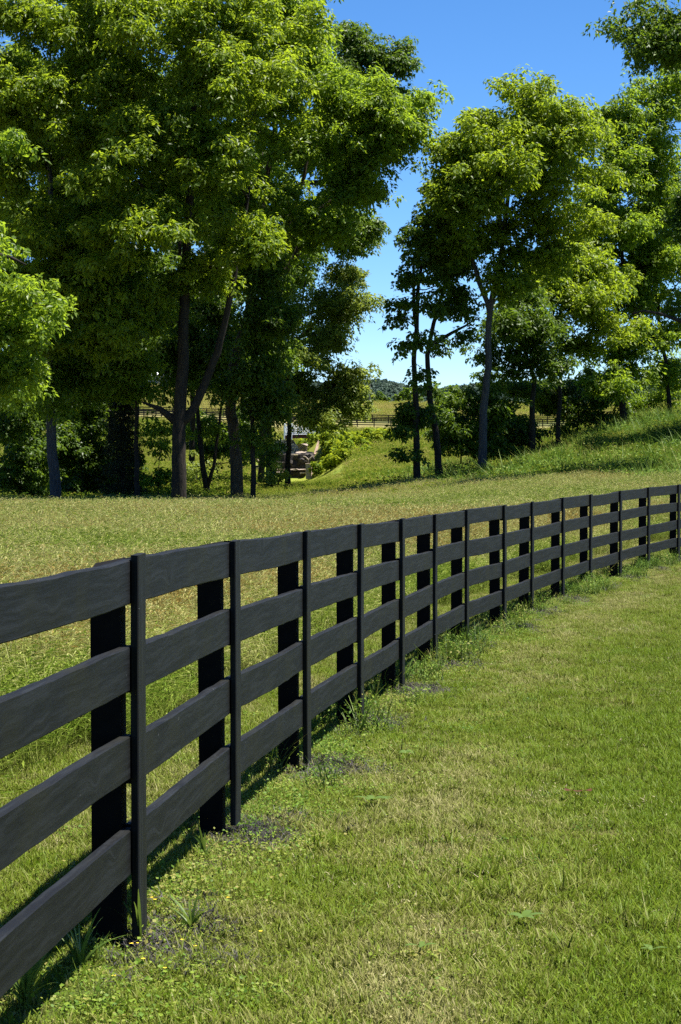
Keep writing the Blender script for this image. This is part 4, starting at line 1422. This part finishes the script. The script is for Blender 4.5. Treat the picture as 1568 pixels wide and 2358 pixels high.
def cedar(label, px, d, ytop, wpx, seed):
    rng = np.random.default_rng(seed)
    b = G(px, d)
    root = empty('cedar_tree', tuple(b))
    tag(root, label, 'tree')
    H = P(px, ytop, d)[2] - b[2]
    Rm = wpx * d / F
    mb = MB()
    mb.tube([(0, 0, -.2), (0, 0, H * .5), (0.02, 0, H)], [.11, .07, .015], 8)
    C = []
    n = 330
    for i in range(n):
        t = rng.random() ** .8
        z = .25 + t * (H - .25)
        R = Rm * (1 - .85 * t) * (.75 + .3 * rng.random()) + .08
        a = rng.random() * 6.283
        rr = R * math.sqrt(rng.random())
        C.append((rr * math.cos(a), rr * math.sin(a), z))
        if i % 4 == 0:
            mb.tube([(0, 0, z - .15), (rr * .5 * math.cos(a), rr * .5 * math.sin(a), z - .05), (rr * math.cos(a), rr * math.sin(a), z)], [.018, .012, .005], 4)
    C = np.array(C)
    mb.build('trunk', M['bark'], root, smooth=True)
    V, q, r = leaf_cloud(C, np.clip(rng.normal(.5, .2, n), 0, 1), 90, .26, .10, .022, -.1, .6, rng)
    link('crown', mesh_np('crown', V, q, {'rnd': r}, False, [M['needle']]), root)


cedar('dark brownish cedar standing in shade just left of the pole-thin trunk', 283, 93, 880, 62, 61)

# vine-covered slope right of the cascade: separate bushes
vb = [(760, 243, [(774, 1040, 28, 24), (766, 1060, 18, 16)], 'large sunlit vine bush hugging the right side of the stone cascade'),
      (795, 247, [(800, 1020, 40, 18), (780, 1010, 36, 14)], 'vine bush beside the right end of the white bridge'),
      (800, 234, [(800, 1050, 34, 20), (780, 1062, 30, 18)], 'bright vine bush at the foot of the ivy slope, above the small stone finial'),
      (846, 249, [(845, 1012, 36, 14), (868, 1005, 18, 12)], 'vine bush at the upper right end of the ivy slope'),
      (835, 243, [(830, 1034, 30, 16)], 'darker vine bush in the middle of the ivy slope'),
      (732, 238, [(735, 1079, 11, 9)], 'small dark-leaved vine bush trailing behind the right stone pedestal'),
      (600, 243, [(598, 1040, 26, 26), (585, 1015, 24, 20)], 'sunlit bush on the left bank above the left stone pedestal'),
      (720, 266, [(715, 1026, 15, 10)], 'feathery grass-green bush seen beneath the bridge')]
for i, (px, d, bl, lab) in enumerate(vb):
    shrub('vine_bush', lab, px, d, [(*b_, 0, .6 if i != 5 else .2) for b_ in bl], 'leaf_ivy', 70 + i, per=80, L=.30, W=.22, spread=.6, r0=.05, dens=1.5, cat='bush')

# ------------------------------------------------------------------ bridge, cascade, pedestals
def brick_like(name, c0, c1, mortar, sx, sz):
    m, nt, out = newmat(name)
    g = NT(nt)
    tc = g.n('ShaderNodeTexCoord').outputs['Object']
    mp = g.n('ShaderNodeMapping')
    mp.inputs['Scale'].default_value = (sx, sx, sz)
    g.l(tc, mp.inputs['Vector'])
    vo = g.n('ShaderNodeTexVoronoi', feature='DISTANCE_TO_EDGE')
    vo.inputs['Scale'].default_value = 1
    g.l(mp.outputs[0], vo.inputs['Vector'])
    v2 = g.n('ShaderNodeTexVoronoi')
    v2.inputs['Scale'].default_value = 1
    g.l(mp.outputs[0], v2.inputs['Vector'])
    col = g.mix(v2.outputs['Color'], c0, c1)
    e = g.math('LESS_THAN', vo.outputs['Distance'], .09)
    col = g.mix(e, col, mortar)
    b = g.bsdf(col, .9, .15, g.bump(vo.outputs['Distance'], .8, .05))
    g.l(b.outputs[0], out.inputs[0])
    return m


M['rubble'] = brick_like('pale_rubble_stone', (.36, .31, .26), (.52, .46, .40), (.06, .05, .045), 3.4, 6.5)
M['rock'] = simple_mat('dark_wet_rock', (.010, .008, .007), (.055, .044, .036), 3.0, .75, .3, .8, .15)
M['ledge'] = simple_mat('pale_ledge_stone', (.14, .11, .085), (.34, .28, .22), 4.0, .85, .2, .6, .08)
M['mossrock'] = simple_mat('mossy_ledge', (.12, .11, .035), (.28, .23, .13), 3.0, .85, .2, .6, .08)
M['white'] = simple_mat('white_paint', (.70, .72, .76), (.80, .81, .83), 8.0, .5, .4, .1, .01)
M['redbeam'] = simple_mat('oxblood_timber', (.06, .012, .01), (.10, .022, .018), 6.0, .7, .3, .2, .01)
M['pedestal'] = simple_mat('grey_pedestal_stone', (.16, .14, .13), (.32, .29, .27), 5.0, .9, .2, .5, .04)
M['path'] = simple_mat('clay_path', (.16, .11, .08), (.26, .19, .14), 3.0, .95, .1, .3, .03)


def rock_block(m, c, s, rz=0, jit=.06, n=3):
    """rough ledge: a subdivided box with uneven faces"""
    sx, sy, sz = s
    nxb, nyb, nzb = max(2, int(sx / .35)), max(2, int(sy / .5)), n
    vs, qs = [], []
    def face(o, a, b, na, nb):
        base = len(vs)
        for i in range(na + 1):
            for j in range(nb + 1):
                vs.append(o + a * i / na + b * j / nb)
        for i in range(na):
            for j in range(nb):
                k = base + i * (nb + 1) + j
                qs.append([k, k + nb + 1, k + nb + 2, k + 1])
    X, Y, Z = np.array([sx, 0, 0.]), np.array([0, sy, 0.]), np.array([0, 0, sz * 1.])
    o = -np.array([sx, sy, sz]) / 2
    face(o, X, Z, nxb, nzb)
    face(o + Y, Z, X, nzb, nxb)
    face(o, Z, Y, nzb, nyb)
    face(o + X, Y, Z, nyb, nzb)
    face(o + Z, X, Y, nxb, nyb)
    v = np.array(vs)
    key = np.round(v * 50).astype(int)
    h = (key @ np.array([73856093, 19349663, 83492791])) % 100003
    rg = np.random.default_rng(int(abs(c[0] * 100 + c[2] * 37)) + 5)
    off = rg.normal(0, jit, (100003, 3))
    v = v + off[h]
    c_, s_2 = math.cos(rz), math.sin(rz)
    R = np.array([[c_, -s_2, 0], [s_2, c_, 0], [0, 0, 1]])
    m.add(v @ R.T + np.asarray(c), qs)


def span(px0, px1, d):
    a, b = P(px0, 1000, d), P(px1, 1000, d)
    return (a[0] + b[0]) / 2, b[0] - a[0]


# foot bridge
def bridge():
    d = 246.0
    xc, w = span(655, 742, d)
    zb, zt = P(700, 1011, d)[2], P(700, 1003, d)[2]
    z_rt = P(700, 979, d)[2]
    root = empty('foot_bridge', (xc, d, zb))
    tag(root, 'small arched foot bridge with white picket railings and a dark red beam over the ravine', 'bridge')
    dp = 2.0
    m = MB()
    n = 12
    arch = lambda t: .10 * (1 - (2 * t - 1) ** 2)
    for yy in (-dp / 2, dp / 2):
        for i in range(n):
            t0, t1 = i / n, (i + 1) / n
            x0, x1 = (t0 - .5) * w, (t1 - .5) * w
            h = zt - zb
            v = [(x0, yy - .06, arch(t0)), (x1, yy - .06, arch(t1)), (x1, yy + .06, arch(t1)), (x0, yy + .06, arch(t0)),
                 (x0, yy - .06, arch(t0) + h), (x1, yy - .06, arch(t1) + h), (x1, yy + .06, arch(t1) + h), (x0, yy + .06, arch(t0) + h)]
            m.add(v, [[0, 3, 2, 1], [4, 5, 6, 7], [0, 1, 5, 4], [1, 2, 6, 5], [2, 3, 7, 6], [3, 0, 4, 7]])
    m.build('beam', M['redbeam'], root)
    m = MB()
    for i in range(24):
        t = (i + .5) / 24
        m.box(((t - .5) * w, 0, zt - zb + arch(t) + .03), (w / 24 - .012, dp + .2, .045))
    m.build('deck', M['white'], root)
    H = z_rt - zt
    for yy in (-dp / 2, dp / 2):
        m = MB()
        for i in range(31):
            t = (i + .5) / 31
            m.box(((t - .5) * w * .98, yy, zt - zb + arch(t) + H * .5), (.045, .035, H * .86))
        rr = m.build('railing', M['white'], root)
        for hh, nm in ((H, 'top_rail'), (.12, 'bottom_rail')):
            m = MB()
            for i in range(n):
                t0, t1 = i / n, (i + 1) / n
                x0, x1 = (t0 - .5) * w, (t1 - .5) * w
                z0_, z1_ = zt - zb + arch(t0) + hh, zt - zb + arch(t1) + hh
                v = [(x0, yy - .065, z0_), (x1, yy - .065, z1_), (x1, yy + .065, z1_), (x0, yy + .065, z0_), (x0, yy - .065, z0_ + .07), (x1, yy - .065, z1_ + .07), (x1, yy + .065, z1_ + .07), (x0, yy + .065, z0_ + .07)]
                m.add(v, [[0, 3, 2, 1], [4, 5, 6, 7], [0, 1, 5, 4], [1, 2, 6, 5], [2, 3, 7, 6], [3, 0, 4, 7]])
            m.build(nm, M['white'], rr)
    pm = MB().box((0, 0, (H + .55) / 2 - .4), (.13, .13, H + .55), bev=.02).mesh('railing_post', M['white'])
    for yy in (-dp / 2 - .09, dp / 2 + .09):
        for xx in (-w * .5, -w * .5 + .75, w * .5 - .3):
            link('railing_post', pm, root, (xx, yy, zt - zb))


bridge()


def cascade():
    d = 241.0
    xc, w = span(636, 706, d)
    zb = P(680, 1101, d)[2]
    root = empty('stone_cascade', (xc, d, zb))
    tag(root, 'dark tiered stone cascade with pale ledges below the white bridge', 'cascade')
    Z = lambda py: P(680, py, d)[2] - zb
    X = lambda px: P(px, 1000, d)[0] - xc
    m = MB()
    rock_block(m, ((X(636) + X(718)) / 2, 1.6, (Z(1050) + Z(1081)) / 2 - .1), (X(718) - X(636), 2.0, Z(1050) - Z(1081) + .5), 0, .09)
    rock_block(m, (X(700), .8, Z(1062)), (X(718) - X(686), 1.0, .5), .1, .09)
    rock_block(m, (X(655), .75, Z(1068)), (X(678) - X(640), .9, .45), -.05, .09)
    m.build('rock_face', M['rock'], root)
    m = MB()
    rock_block(m, ((X(636) + X(718)) / 2, 1.75, Z(1049)), (X(716) - X(636), 1.7, .16), 0, .05, 1)
    m.build('ledge', M['mossrock'], root)
    for (a, b_, py, yy, th) in ((636, 706, 1081.5, .35, .14), (637, 666, 1088, .05, .12), (690, 704, 1089, .05, .12)):
        m = MB()
        rock_block(m, ((X(a) + X(b_)) / 2, yy, Z(py)), (X(b_) - X(a), 1.0, th), 0, .035, 1)
        m.build('ledge', M['ledge'], root)
    m = MB()
    rock_block(m, ((X(640) + X(704)) / 2, .55, Z(1092) - .1), (X(704) - X(640), .9, .75), 0, .06)
    m.build('step', M['rock'], root)
    m = MB()
    rock_block(m, ((X(682) + X(720)) / 2, 2.6, Z(1045)), (X(720) - X(682), .8, .22), .05, .06, 1)
    m.build('ledge', M['ledge'], root)


cascade()
# stone abutment with raking right edge
d = 245.2
x0, x1 = P(628, 1000, d)[0], P(688, 1000, d)[0]
xm = P(674, 1000, d)[0]
z0_, z1_ = P(650, 1053, d)[2], P(650, 1013, d)[2]
m = MB()
fr = [(x0, z0_), (x1, z0_), (x1 - .05, z0_ + .55 * (z1_ - z0_)), (xm, z1_), (x0 + .2, z1_)]
cxm = (x0 + x1) / 2
v = [(a - cxm, 0, b - z0_) for a, b in fr] + [(a - cxm, 1.9, b - z0_) for a, b in fr]
m.add(v, [[0, 1, 6, 5], [1, 2, 7, 6], [2, 3, 8, 7], [3, 4, 9, 8], [4, 0, 5, 9]])
m.t.append(np.array([[0, 2, 1], [0, 3, 2], [0, 4, 3], [5, 6, 7], [5, 7, 8], [5, 8, 9]]))
o = m.build('stone_abutment', M['rubble'], None, (cxm, d, z0_))
tag(o, 'pale rubble-stone abutment wall carrying the left end of the white bridge', 'wall')
# boulder right of the abutment
m = MB()
xb, wb = span(687, 706, 249)
rock_block(m, (0, 0, .4), (wb, 1.0, .95), .1, .08)
o = m.build('boulder', M['ledge'], None, (xb, 249, P(690, 1043, 249)[2]))
tag(o, 'square brownish boulder under the bridge, right of the stone abutment', 'boulder')
# clay path beside the cascade
m = MB()
pp = [G(720, 238), G(724, 243), G(729, 248), G(734, 254), G(739, 262)]
for i in range(4):
    a, b_ = pp[i], pp[i + 1]
    m.add([a + [-.25, 0, .05], a + [.25, 0, .05], b_ + [.25, 0, .05], b_ + [-.25, 0, .05]], [[0, 1, 2, 3]])
tag(m.build('footpath', M['path']), kind='structure')


def pedestal(label, px0, px1, ytop, ybot, d):
    xc, w = span(px0, px1, d)
    zt, zb = P(px0, ytop, d)[2], P(px0, ybot, d)[2] - .3
    root = empty('stone_pedestal', (xc, d, zb))
    tag(root, label, 'pedestal', 'stone pedestals flanking the cascade')
    H = zt - zb
    MB().box((0, 0, H / 2), (w, w, H), bev=.03).build('block', M['pedestal'], root)
    MB().box((0, 0, H + .04), (w + .1, w + .1, .08), bev=.02).build('cap', M['ledge'], root)
    m = MB()
    h2 = .95
    m.tube([(0, 0, H + .06), (0, 0, H + .35), (0, 0, H + .55)], [.10, .075, .07], 8)
    for s in (-1, 1):
        t = np.linspace(0, 1, 9)
        xx = s * (.06 + .50 * t)
        zz = H + .45 + .33 * np.sin(t * math.pi * .62)
        m.tube(np.stack([xx, 0 * t, zz], 1), np.linspace(.085, .055, 9), 7)
    m.build('scroll', M['ledge'], root, smooth=True)


pedestal('squat grey stone pedestal with a Y-shaped scroll, left of the cascade by the tree trunks', 588, 607, 1073, 1104, 237)
pedestal('grey stone pedestal with a Y-shaped scroll, right of the cascade beside the vine bushes', 704, 717, 1069, 1096, 238)
# small finial on a slab
xf, wf = span(757, 775, 236)
zf = P(765, 1089, 236)[2]
root = empty('stone_finial', (xf, 236, zf))
tag(root, 'little brown stone finial on a flat slab at the foot of the ivy slope', 'ornament')
MB().box((0, 0, .06), (wf, .6, .14), bev=.03).build('slab', M['pedestal'], root)
m = MB()
hh = np.array([.13, .2, .3, .45, .6, .72, .82])
m.tube(np.stack([0 * hh, 0 * hh, hh], 1), [.22, .18, .14, .24, .22, .25, .10], 10)
m.build('finial', M['path'], root, smooth=True)

# ------------------------------------------------------------------ farmhouse on the crest
M['siding'] = simple_mat('pale_siding', (.50, .54, .60), (.60, .63, .68), 2.0, .7, .3, .1, .01)
M['roof'] = simple_mat('grey_shingles', (.16, .18, .22), (.24, .26, .30), 8.0, .8, .3, .3, .02)
M['pane'] = simple_mat('window_glass', (.02, .03, .04), (.04, .05, .06), 2.0, .1, .6, .05, .01)


def house():
    d = 535
    xc, w = span(290, 385, d)
    b = np.array([xc, d, float(zg(xc, d))])
    root = empty('farmhouse', tuple(b))
    tag(root, 'pale blue-grey farmhouse with a porch, glimpsed on the crest through the left trees', 'house')
    W, D, H = 11.0, 8.0, 5.4
    MB().box((0, 0, H / 2 - .3), (W, D, H + .6)).build('wall', M['siding'], root)
    m = MB()
    e, rh = .5, 2.8
    v = [(-W / 2 - e, -D / 2 - e, H), (W / 2 + e, -D / 2 - e, H), (W / 2 + e, D / 2 + e, H), (-W / 2 - e, D / 2 + e, H), (-W / 2 - e, 0, H + rh), (W / 2 + e, 0, H + rh)]
    m.add(v, [[0, 1, 5, 4], [2, 3, 4, 5], [0, 3, 2, 1]])
    m.t.append(np.array([[0, 4, 3], [1, 2, 5]]))
    rf = m.build('roof', M['roof'], root)
    MB().box((W * .3, 0, H + rh), (.8, .8, 1.6)).build('chimney', M['pedestal'], rf)
    m = MB()
    v = [(-W / 2, -D / 2 - 2.4, 2.5), (W / 2, -D / 2 - 2.4, 2.5), (W / 2, -D / 2 - .01, 3.3), (-W / 2, -D / 2 - .01, 3.3)]
    v += [(a, b_, c - .15) for a, b_, c in v]
    m.add(v, [[0, 1, 2, 3], [7, 6, 5, 4], [0, 4, 5, 1], [1, 5, 6, 2], [3, 7, 4, 0]])
    m.build('porch_roof', M['white'], root)
    for k in range(5):
        MB().box((-W / 2 + .2 + k * (W - .4) / 4, -D / 2 - 2.2, 1.25), (.18, .18, 2.5)).build('porch_post', M['white'], root)
    for (xx, zz) in ((-3.9, 1.5), (-1.9, 1.5), (2.2, 1.5), (4.1, 1.5), (-3.9, 4.2), (-1.2, 4.2), (1.2, 4.2), (3.9, 4.2)):
        f = MB().box((xx, -D / 2 - .03, zz), (1.15, .10, 1.7)).build('window', M['white'], root)
        MB().box((xx, -D / 2 - .075, zz), (.9, .04, 1.45)).build('pane', M['pane'], f)
    dr = MB().box((.2, -D / 2 - .03, 1.05), (1.05, .1, 2.2)).build('door', M['redbeam'], root)


house()

# ------------------------------------------------------------------ far hills, woods, mast and lone trees
HPX = [-900, -200, 300, 600, 760, 800, 836, 866, 892, 922, 940, 960, 1010, 1060, 1120, 1250, 1500, 1900, 2600]
HPY = [880, 884, 880, 886, 894, 890, 889, 885, 888, 896, 902, 904, 906, 900, 893, 890, 886, 880, 880]


def hill_z(x, y):
    u = CX + F * x / y
    crest = np.interp(u, HPX, HPY)
    zc = np.array(EYE + (960 - crest) * 2500 / F)
    t = sstep(1150, 2500, y)
    return -12 + (zc + 12 - 5) * t + (fbm(x * .01, y * .01) - .5) * 4 * t - sstep(2520, 3300, y) * 12


hx = np.linspace(-900, 900, 120)
hy = np.linspace(1000, 3400, 90)
HX, HY = np.meshgrid(hx, hy)
HX = HX * (HY / 2500)
HZ = hill_z(HX, HY)
idx = np.arange(HX.size).reshape(HX.shape)
q = np.stack([idx[:-1, :-1], idx[:-1, 1:], idx[1:, 1:], idx[1:, :-1]], -1).reshape(-1, 4)
M['hill'] = simple_mat('hill_turf', (.03, .05, .015), (.06, .085, .025), .05, .95, .1, .1, .1)
tag(link('hills', mesh_np('hills', np.stack([HX.ravel(), HY.ravel(), HZ.ravel()], 1), q, None, True, [M['hill']])), kind='structure')


def crown_proto(k):
    rng = np.random.default_rng(100 + k)
    n = 40
    dirs = rng.normal(0, 1, (n, 3))
    dirs /= np.linalg.norm(dirs, axis=1)[:, None]
    C = dirs * np.array([3.4, 3.4, 3.0]) * (rng.random(n) ** .35)[:, None] + np.array([0, 0, 4.6])
    V, q, r = leaf_cloud(C, np.clip(rng.normal(.5, .2, n), 0, 1), 30, 1.3, 1.3, .95, .3, .6, rng)
    return proto('far_crown', (V, q, {'rnd': r}), M['far_leaf'])


fc = [crown_proto(k) for k in range(5)]
hw = (1700 + 200) / F
n = 5200
yy = 1500 + 1090 * RNG.random(n) ** .8
xx = ((-200 + 1900 * RNG.random(n)) - CX) / F * yy
keep = (RNG.random(n) < .35 + .65 * sstep(1700, 1900, yy))
xx, yy = xx[keep], yy[keep]
scatter('far_woods', np.stack([xx, yy, hill_z(xx, yy) - 1], 1), np.zeros(len(xx)), .9 + .6 * RNG.random(len(xx)), fc, .05)
# hedgerow woods just behind the hayfield crest
n = 300
yy = 900 + 250 * RNG.random(n)
u = 640 + 760 * RNG.random(n)
xx = (u - CX) / F * yy
ztop = np.array([ZP(912 + 12 * t, y_) for t, y_ in zip(fbm(u * .02, u * 0), yy)])
sc = .8 + .5 * RNG.random(n)
scatter('hedgerow_woods', np.stack([xx, yy, ztop - 7.5 * sc], 1), np.zeros(n), sc, fc, .05)

for i, (px, d, yb, yt, hwp, lab) in enumerate((
        (817, 540, 931, 893, 17, 'round dark lone tree on the crest of the far hayfield'),
        (877, 545, 931, 914, 7, 'little dark bush on the crest of the far hayfield'),
        (932, 560, 932, 902, 12, 'dark tree at the far field edge, just left of the straight elm stem'),
        (952, 570, 933, 898, 13, 'dark tree at the far field edge, right behind the straight elm stem'))):
    hh = (yb - yt)
    tree('field_tree', lab, (px, d), [(px, yb - hh * .3), (px, yb - hh * .6)], [(px, yt + hh * .40, hwp, hh * .38, 0, .3)], .2 if hh > 20 else .08, 'leaf_dark', 'bark', seed=80 + i,
         per=60, L=.55, W=.4, spread=1.0, dens=.7, cat='bush' if hh < 20 else 'tree')
# lattice mast behind the crest
d = 900
b = P(852, 925, d)
root = empty('radio_mast', tuple(b))
tag(root, 'thin lattice mast rising behind the far hayfield, right of the lone round tree', 'mast')
H = P(852, 850, d)[2] - b[2]
m = MB()
for a, c in ((-.16, -.1), (.16, -.1), (0, .18)):
    m.tube([(a, c, -1), (a, c, H * .8), (a * .4, c * .4, H)], [.05, .045, .03], 4)
for k in range(24):
    z = k * H / 25
    m.tube([(-.16, -.1, z), (.16, -.1, z + H / 25)], [.025, .025], 3)
    m.tube([(.16, -.1, z), (0, .18, z + H / 25)], [.025, .025], 3)
m.build('lattice', M['pedestal'], root)
MB().box((0, 0, H * .82), (.3, .3, .9), bev=.05).build('antenna', M['wood'], root)
# pale utility pole, half hidden by the drooping leaves
b = G(764, 470)
root = empty('utility_pole', tuple(b))
tag(root, 'pale utility pole in the far field, half hidden by the drooping yellow-green leaves', 'pole')
MB().tube([(0, 0, -.5), (0, 0, 3.6)], [.13, .10], 8).build('pole', M['white'], root)
MB().box((.5, -.12, 2.6), (2.2, .12, .14)).build('crossarm', M['white'], root)

# ------------------------------------------------------------------ small things on the lawn
M['stem'] = leaf_mat('grass_stem', [(0, (.07, .12, .02)), (1, (.12, .19, .03))], (.2, .28, .04), .35)
M['straw'] = leaf_mat('seed_straw', [(0, (.22, .2, .1)), (1, (.34, .31, .17))], (.3, .28, .15), .35)
M['brown'] = simple_mat('dead_leaf', (.035, .012, .005), (.09, .03, .010), 30, .8, .2, .4, .005)


def grass_plant(label, px, py, h, n, spread, mat='stem', heads=False, seed=0):
    rng = np.random.default_rng(seed)
    b = at_ground(px, py)
    root = empty('grass_plant', tuple(b))
    tag(root, label, 'grass plant', None)
    V, Q, k = [], [], 0
    for i in range(n):
        az = rng.random() * 6.283
        ln = spread * (.3 + .9 * rng.random())
        H = h * (.55 + .5 * rng.random())
        w = .0045 + .003 * rng.random()
        t = np.linspace(0, 1, 9)
        cx, cy = np.cos(az) * ln * t ** 1.7, np.sin(az) * ln * t ** 1.7
        z = H * (t - .22 * t ** 3 * ln / spread)
        ww = w * (1 - t ** 2.2) + .0006
        az2 = rng.random() * 6.283
        sx, sy = np.cos(az2), np.sin(az2)
        a = np.stack([cx - sx * ww, cy - sy * ww, z], 1)
        c = np.stack([cx + sx * ww, cy + sy * ww, z], 1)
        vv = np.stack([a, c], 1).reshape(-1, 3)
        V.append(vv)
        j = np.arange(8)[:, None] * 2
        Q.append(np.concatenate([j, j + 1, j + 3, j + 2], 1) + k)
        k += len(vv)
    V, Q = np.vstack(V), np.vstack(Q)
    link('blades', mesh_np('blades', V, Q, {'rnd': rng.random(len(V))}, False, [M[mat]]), root)
    if heads:
        m = MB()
        for i in range(5):
            az = rng.random() * 6.283
            ln = spread * .8 * rng.random()
            H = h * (.8 + .35 * rng.random())
            top = np.array([math.cos(az) * ln, math.sin(az) * ln, H])
            m.tube([(0, 0, 0), top * np.array([.4, .4, .6]), top], [.0025, .002, .0015], 4)
            m.tube([top, top + np.array([math.cos(az) * .03, math.sin(az) * .03, .06]), top + np.array([math.cos(az) * .09, math.sin(az) * .09, .07])], [.004, .012, .003], 5)
        o = m.build('seed_heads', M['straw'], root)
        a = o.data.attributes.new('rnd', 'FLOAT', 'POINT')
        a.data.foreach_set('value', rng.random(len(o.data.vertices)).astype(np.float32))


grass_plant('tall green grass sprout rising before the nearest fence post', 322, 2182, .30, 7, .10, seed=1)
grass_plant('bushy dark-green grass clump at the bottom left corner under the fence', 60, 2330, .26, 26, .16, seed=2)
grass_plant('fine long grass blades between the bottom left corner and the nearest post', 185, 2240, .24, 12, .14, seed=3)
grass_plant('small spreading blades on the lawn right of the nearest fence foot', 440, 2150, .16, 12, .12, seed=4)
grass_plant('tall seeding grass clump at the fence foot, third batten from the right edge', 1408, 1330, .5, 16, .3, 'straw', True, 5)
grass_plant('single grass sprout left of the second fence post foot', 470, 1975, .18, 6, .08, seed=6)
# curled dead leaf
b = at_ground(1330, 1848)
m = MB()
for (ox, oy, a0) in ((0, 0, 0), (.05, .01, .9), (-.04, .02, 2.2)):
    t = np.linspace(-1, 1, 7)
    vs = []
    for k in t:
        wd = .022 * (1 - k * k) + .002
        for s in (-1, 1):
            x_, y_ = k * .032, s * wd * .8
            vs.append((ox + x_ * math.cos(a0) - y_ * math.sin(a0), oy + x_ * math.sin(a0) + y_ * math.cos(a0), .045 + .02 * k * k + .012 * abs(s) * (1 - k * k)))
    j = np.arange(6)[:, None] * 2
    m.add(vs, np.concatenate([j, j + 1, j + 3, j + 2], 1))
o = m.build('dead_leaf', M['brown'], None, tuple(b))
tag(o, 'curled rusty-brown dead leaf lying on the lawn at the right', 'leaf')
# broad-leaved rosettes
def rosette(label, px, py, n, L, seed):
    rng = np.random.default_rng(seed)
    b = at_ground(px, py)
    V, Q = [], []
    for i in range(n):
        az = i * 6.283 / n + rng.normal(0, .3)
        l_ = L * (.7 + .5 * rng.random())
        t = np.linspace(0, 1, 6)
        w = l_ * .17 * np.sin(np.pi * np.clip(t * .92 + .05, 0, 1)) + .001
        x_ = l_ * t * .85
        z = .02 + l_ * (.5 * t - .35 * t * t) + .02
        ca, sa = math.cos(az), math.sin(az)
        a = np.stack([x_ * ca - w * sa, x_ * sa + w * ca, z], 1)
        c = np.stack([x_ * ca + w * sa, x_ * sa - w * ca, z], 1)
        k = len(V) * 12
        V.append(np.stack([a, c], 1).reshape(-1, 3))
        j = np.arange(5)[:, None] * 2
        Q.append(np.concatenate([j, j + 1, j + 3, j + 2], 1) + k)
    V, Q = np.vstack(V), np.vstack(Q)
    o = link('plantain', mesh_np('plantain', V, Q, {'rnd': np.full(len(V), .6)}, False, [M['stem']]), None, tuple(b))
    tag(o, label, 'weed')


rosette('broad-leaved plantain rosette on the lawn in the lower right', 1205, 2140, 6, .075, 1)
rosette('small two-leaved weed on the lawn low in the middle', 970, 2208, 4, .07, 2)
rosette('dark-leaved weed on the lawn right of the third fence batten', 935, 1752, 6, .09, 3)
rosette('leafy weed clump at the right edge near the bottom', 1500, 2215, 5, .06, 4)
rosette('long-bladed weed in the green strip of the middle lawn', 860, 1862, 8, .10, 5)
# tiny yellow flowers near the first posts
m = MB()
rng = np.random.default_rng(9)
for px, py in ((350, 2095), (357, 2100), (318, 2203), (303, 2204), (262, 2280), (380, 2262), (420, 2195), (450, 2210), (525, 2095), (600, 2175), (330, 2240)):
    p = at_ground(px, py)
    for k in range(5):
        a = k * 1.2566 + rng.random()
        c = p + np.array([0, 0, .045])
        e = c + np.array([math.cos(a), math.sin(a), .25]) * .005
        s = np.array([-math.sin(a), math.cos(a), 0]) * .003
        m.add([c, e - s, e + np.array([math.cos(a), math.sin(a), 0]) * .003, e + s], [[0, 1, 2, 3]])
M['petal'] = simple_mat('yellow_petal', (.7, .5, .03), (.8, .6, .05), 20, .6, .2, .1, .001)
tag(m.build('yellow_flowers', M['petal']), kind='stuff')

print('leaves', sum(NL))
# ------------------------------------------------------------------ light, sky, camera
SUN_AZ, SUN_EL = math.radians(84), math.radians(69)
sd = Vector((math.sin(SUN_AZ) * math.cos(SUN_EL), math.cos(SUN_AZ) * math.cos(SUN_EL), math.sin(SUN_EL)))
ld = bpy.data.lights.new('sun', 'SUN')
ld.energy = 5.0
ld.angle = math.radians(.53)
ld.color = (1, .955, .88)
lo = bpy.data.objects.new('sun', ld)
COL.objects.link(lo)
lo.rotation_euler = sd.to_track_quat('Z', 'Y').to_euler()
lo.location = (20, 20, 60)

w = bpy.data.worlds.new('World')
SC.world = w
w.use_nodes = True
nt = w.node_tree
bg = nt.nodes['Background']
sky = nt.nodes.new('ShaderNodeTexSky')
sky.sky_type = 'NISHITA'
sky.sun_disc = False
sky.sun_elevation = SUN_EL
sky.sun_rotation = SUN_AZ
sky.air_density = 1.0
sky.dust_density = 0.0
sky.ozone_density = 6.0
sky.altitude = 5000
hs = nt.nodes.new('ShaderNodeHueSaturation')
hs.inputs['Saturation'].default_value = 1.15
nt.links.new(sky.outputs[0], hs.inputs['Color'])
nt.links.new(hs.outputs[0], bg.inputs[0])
bg.inputs[1].default_value = .067

cam = bpy.data.cameras.new('camera')
cam.sensor_fit = 'VERTICAL'
cam.sensor_height = 23.6
cam.lens = 23.6 * F / 2358.0
cam.clip_start = .1
cam.clip_end = 20000
co = bpy.data.objects.new('camera', cam)
COL.objects.link(co)
co.location = (0, 0, EYE)
co.rotation_euler = (math.pi / 2 - PITCH, 0, 0)
SC.camera = co

SC.view_settings.view_transform = 'Standard'
SC.view_settings.look = 'None'
SC.view_settings.exposure = 1.5
SC.view_settings.gamma = 1.0
SC.cycles.max_bounces = 9
SC.cycles.diffuse_bounces = 5
SC.cycles.glossy_bounces = 2
SC.cycles.transmission_bounces = 6
SC.cycles.use_denoising = False
try:
    SC.cycles.denoiser = 'OPENIMAGEDENOISE'
    SC.cycles.denoising_input_passes = 'RGB_ALBEDO_NORMAL'
    SC.cycles.denoising_prefilter = 'ACCURATE'
except Exception:
    pass
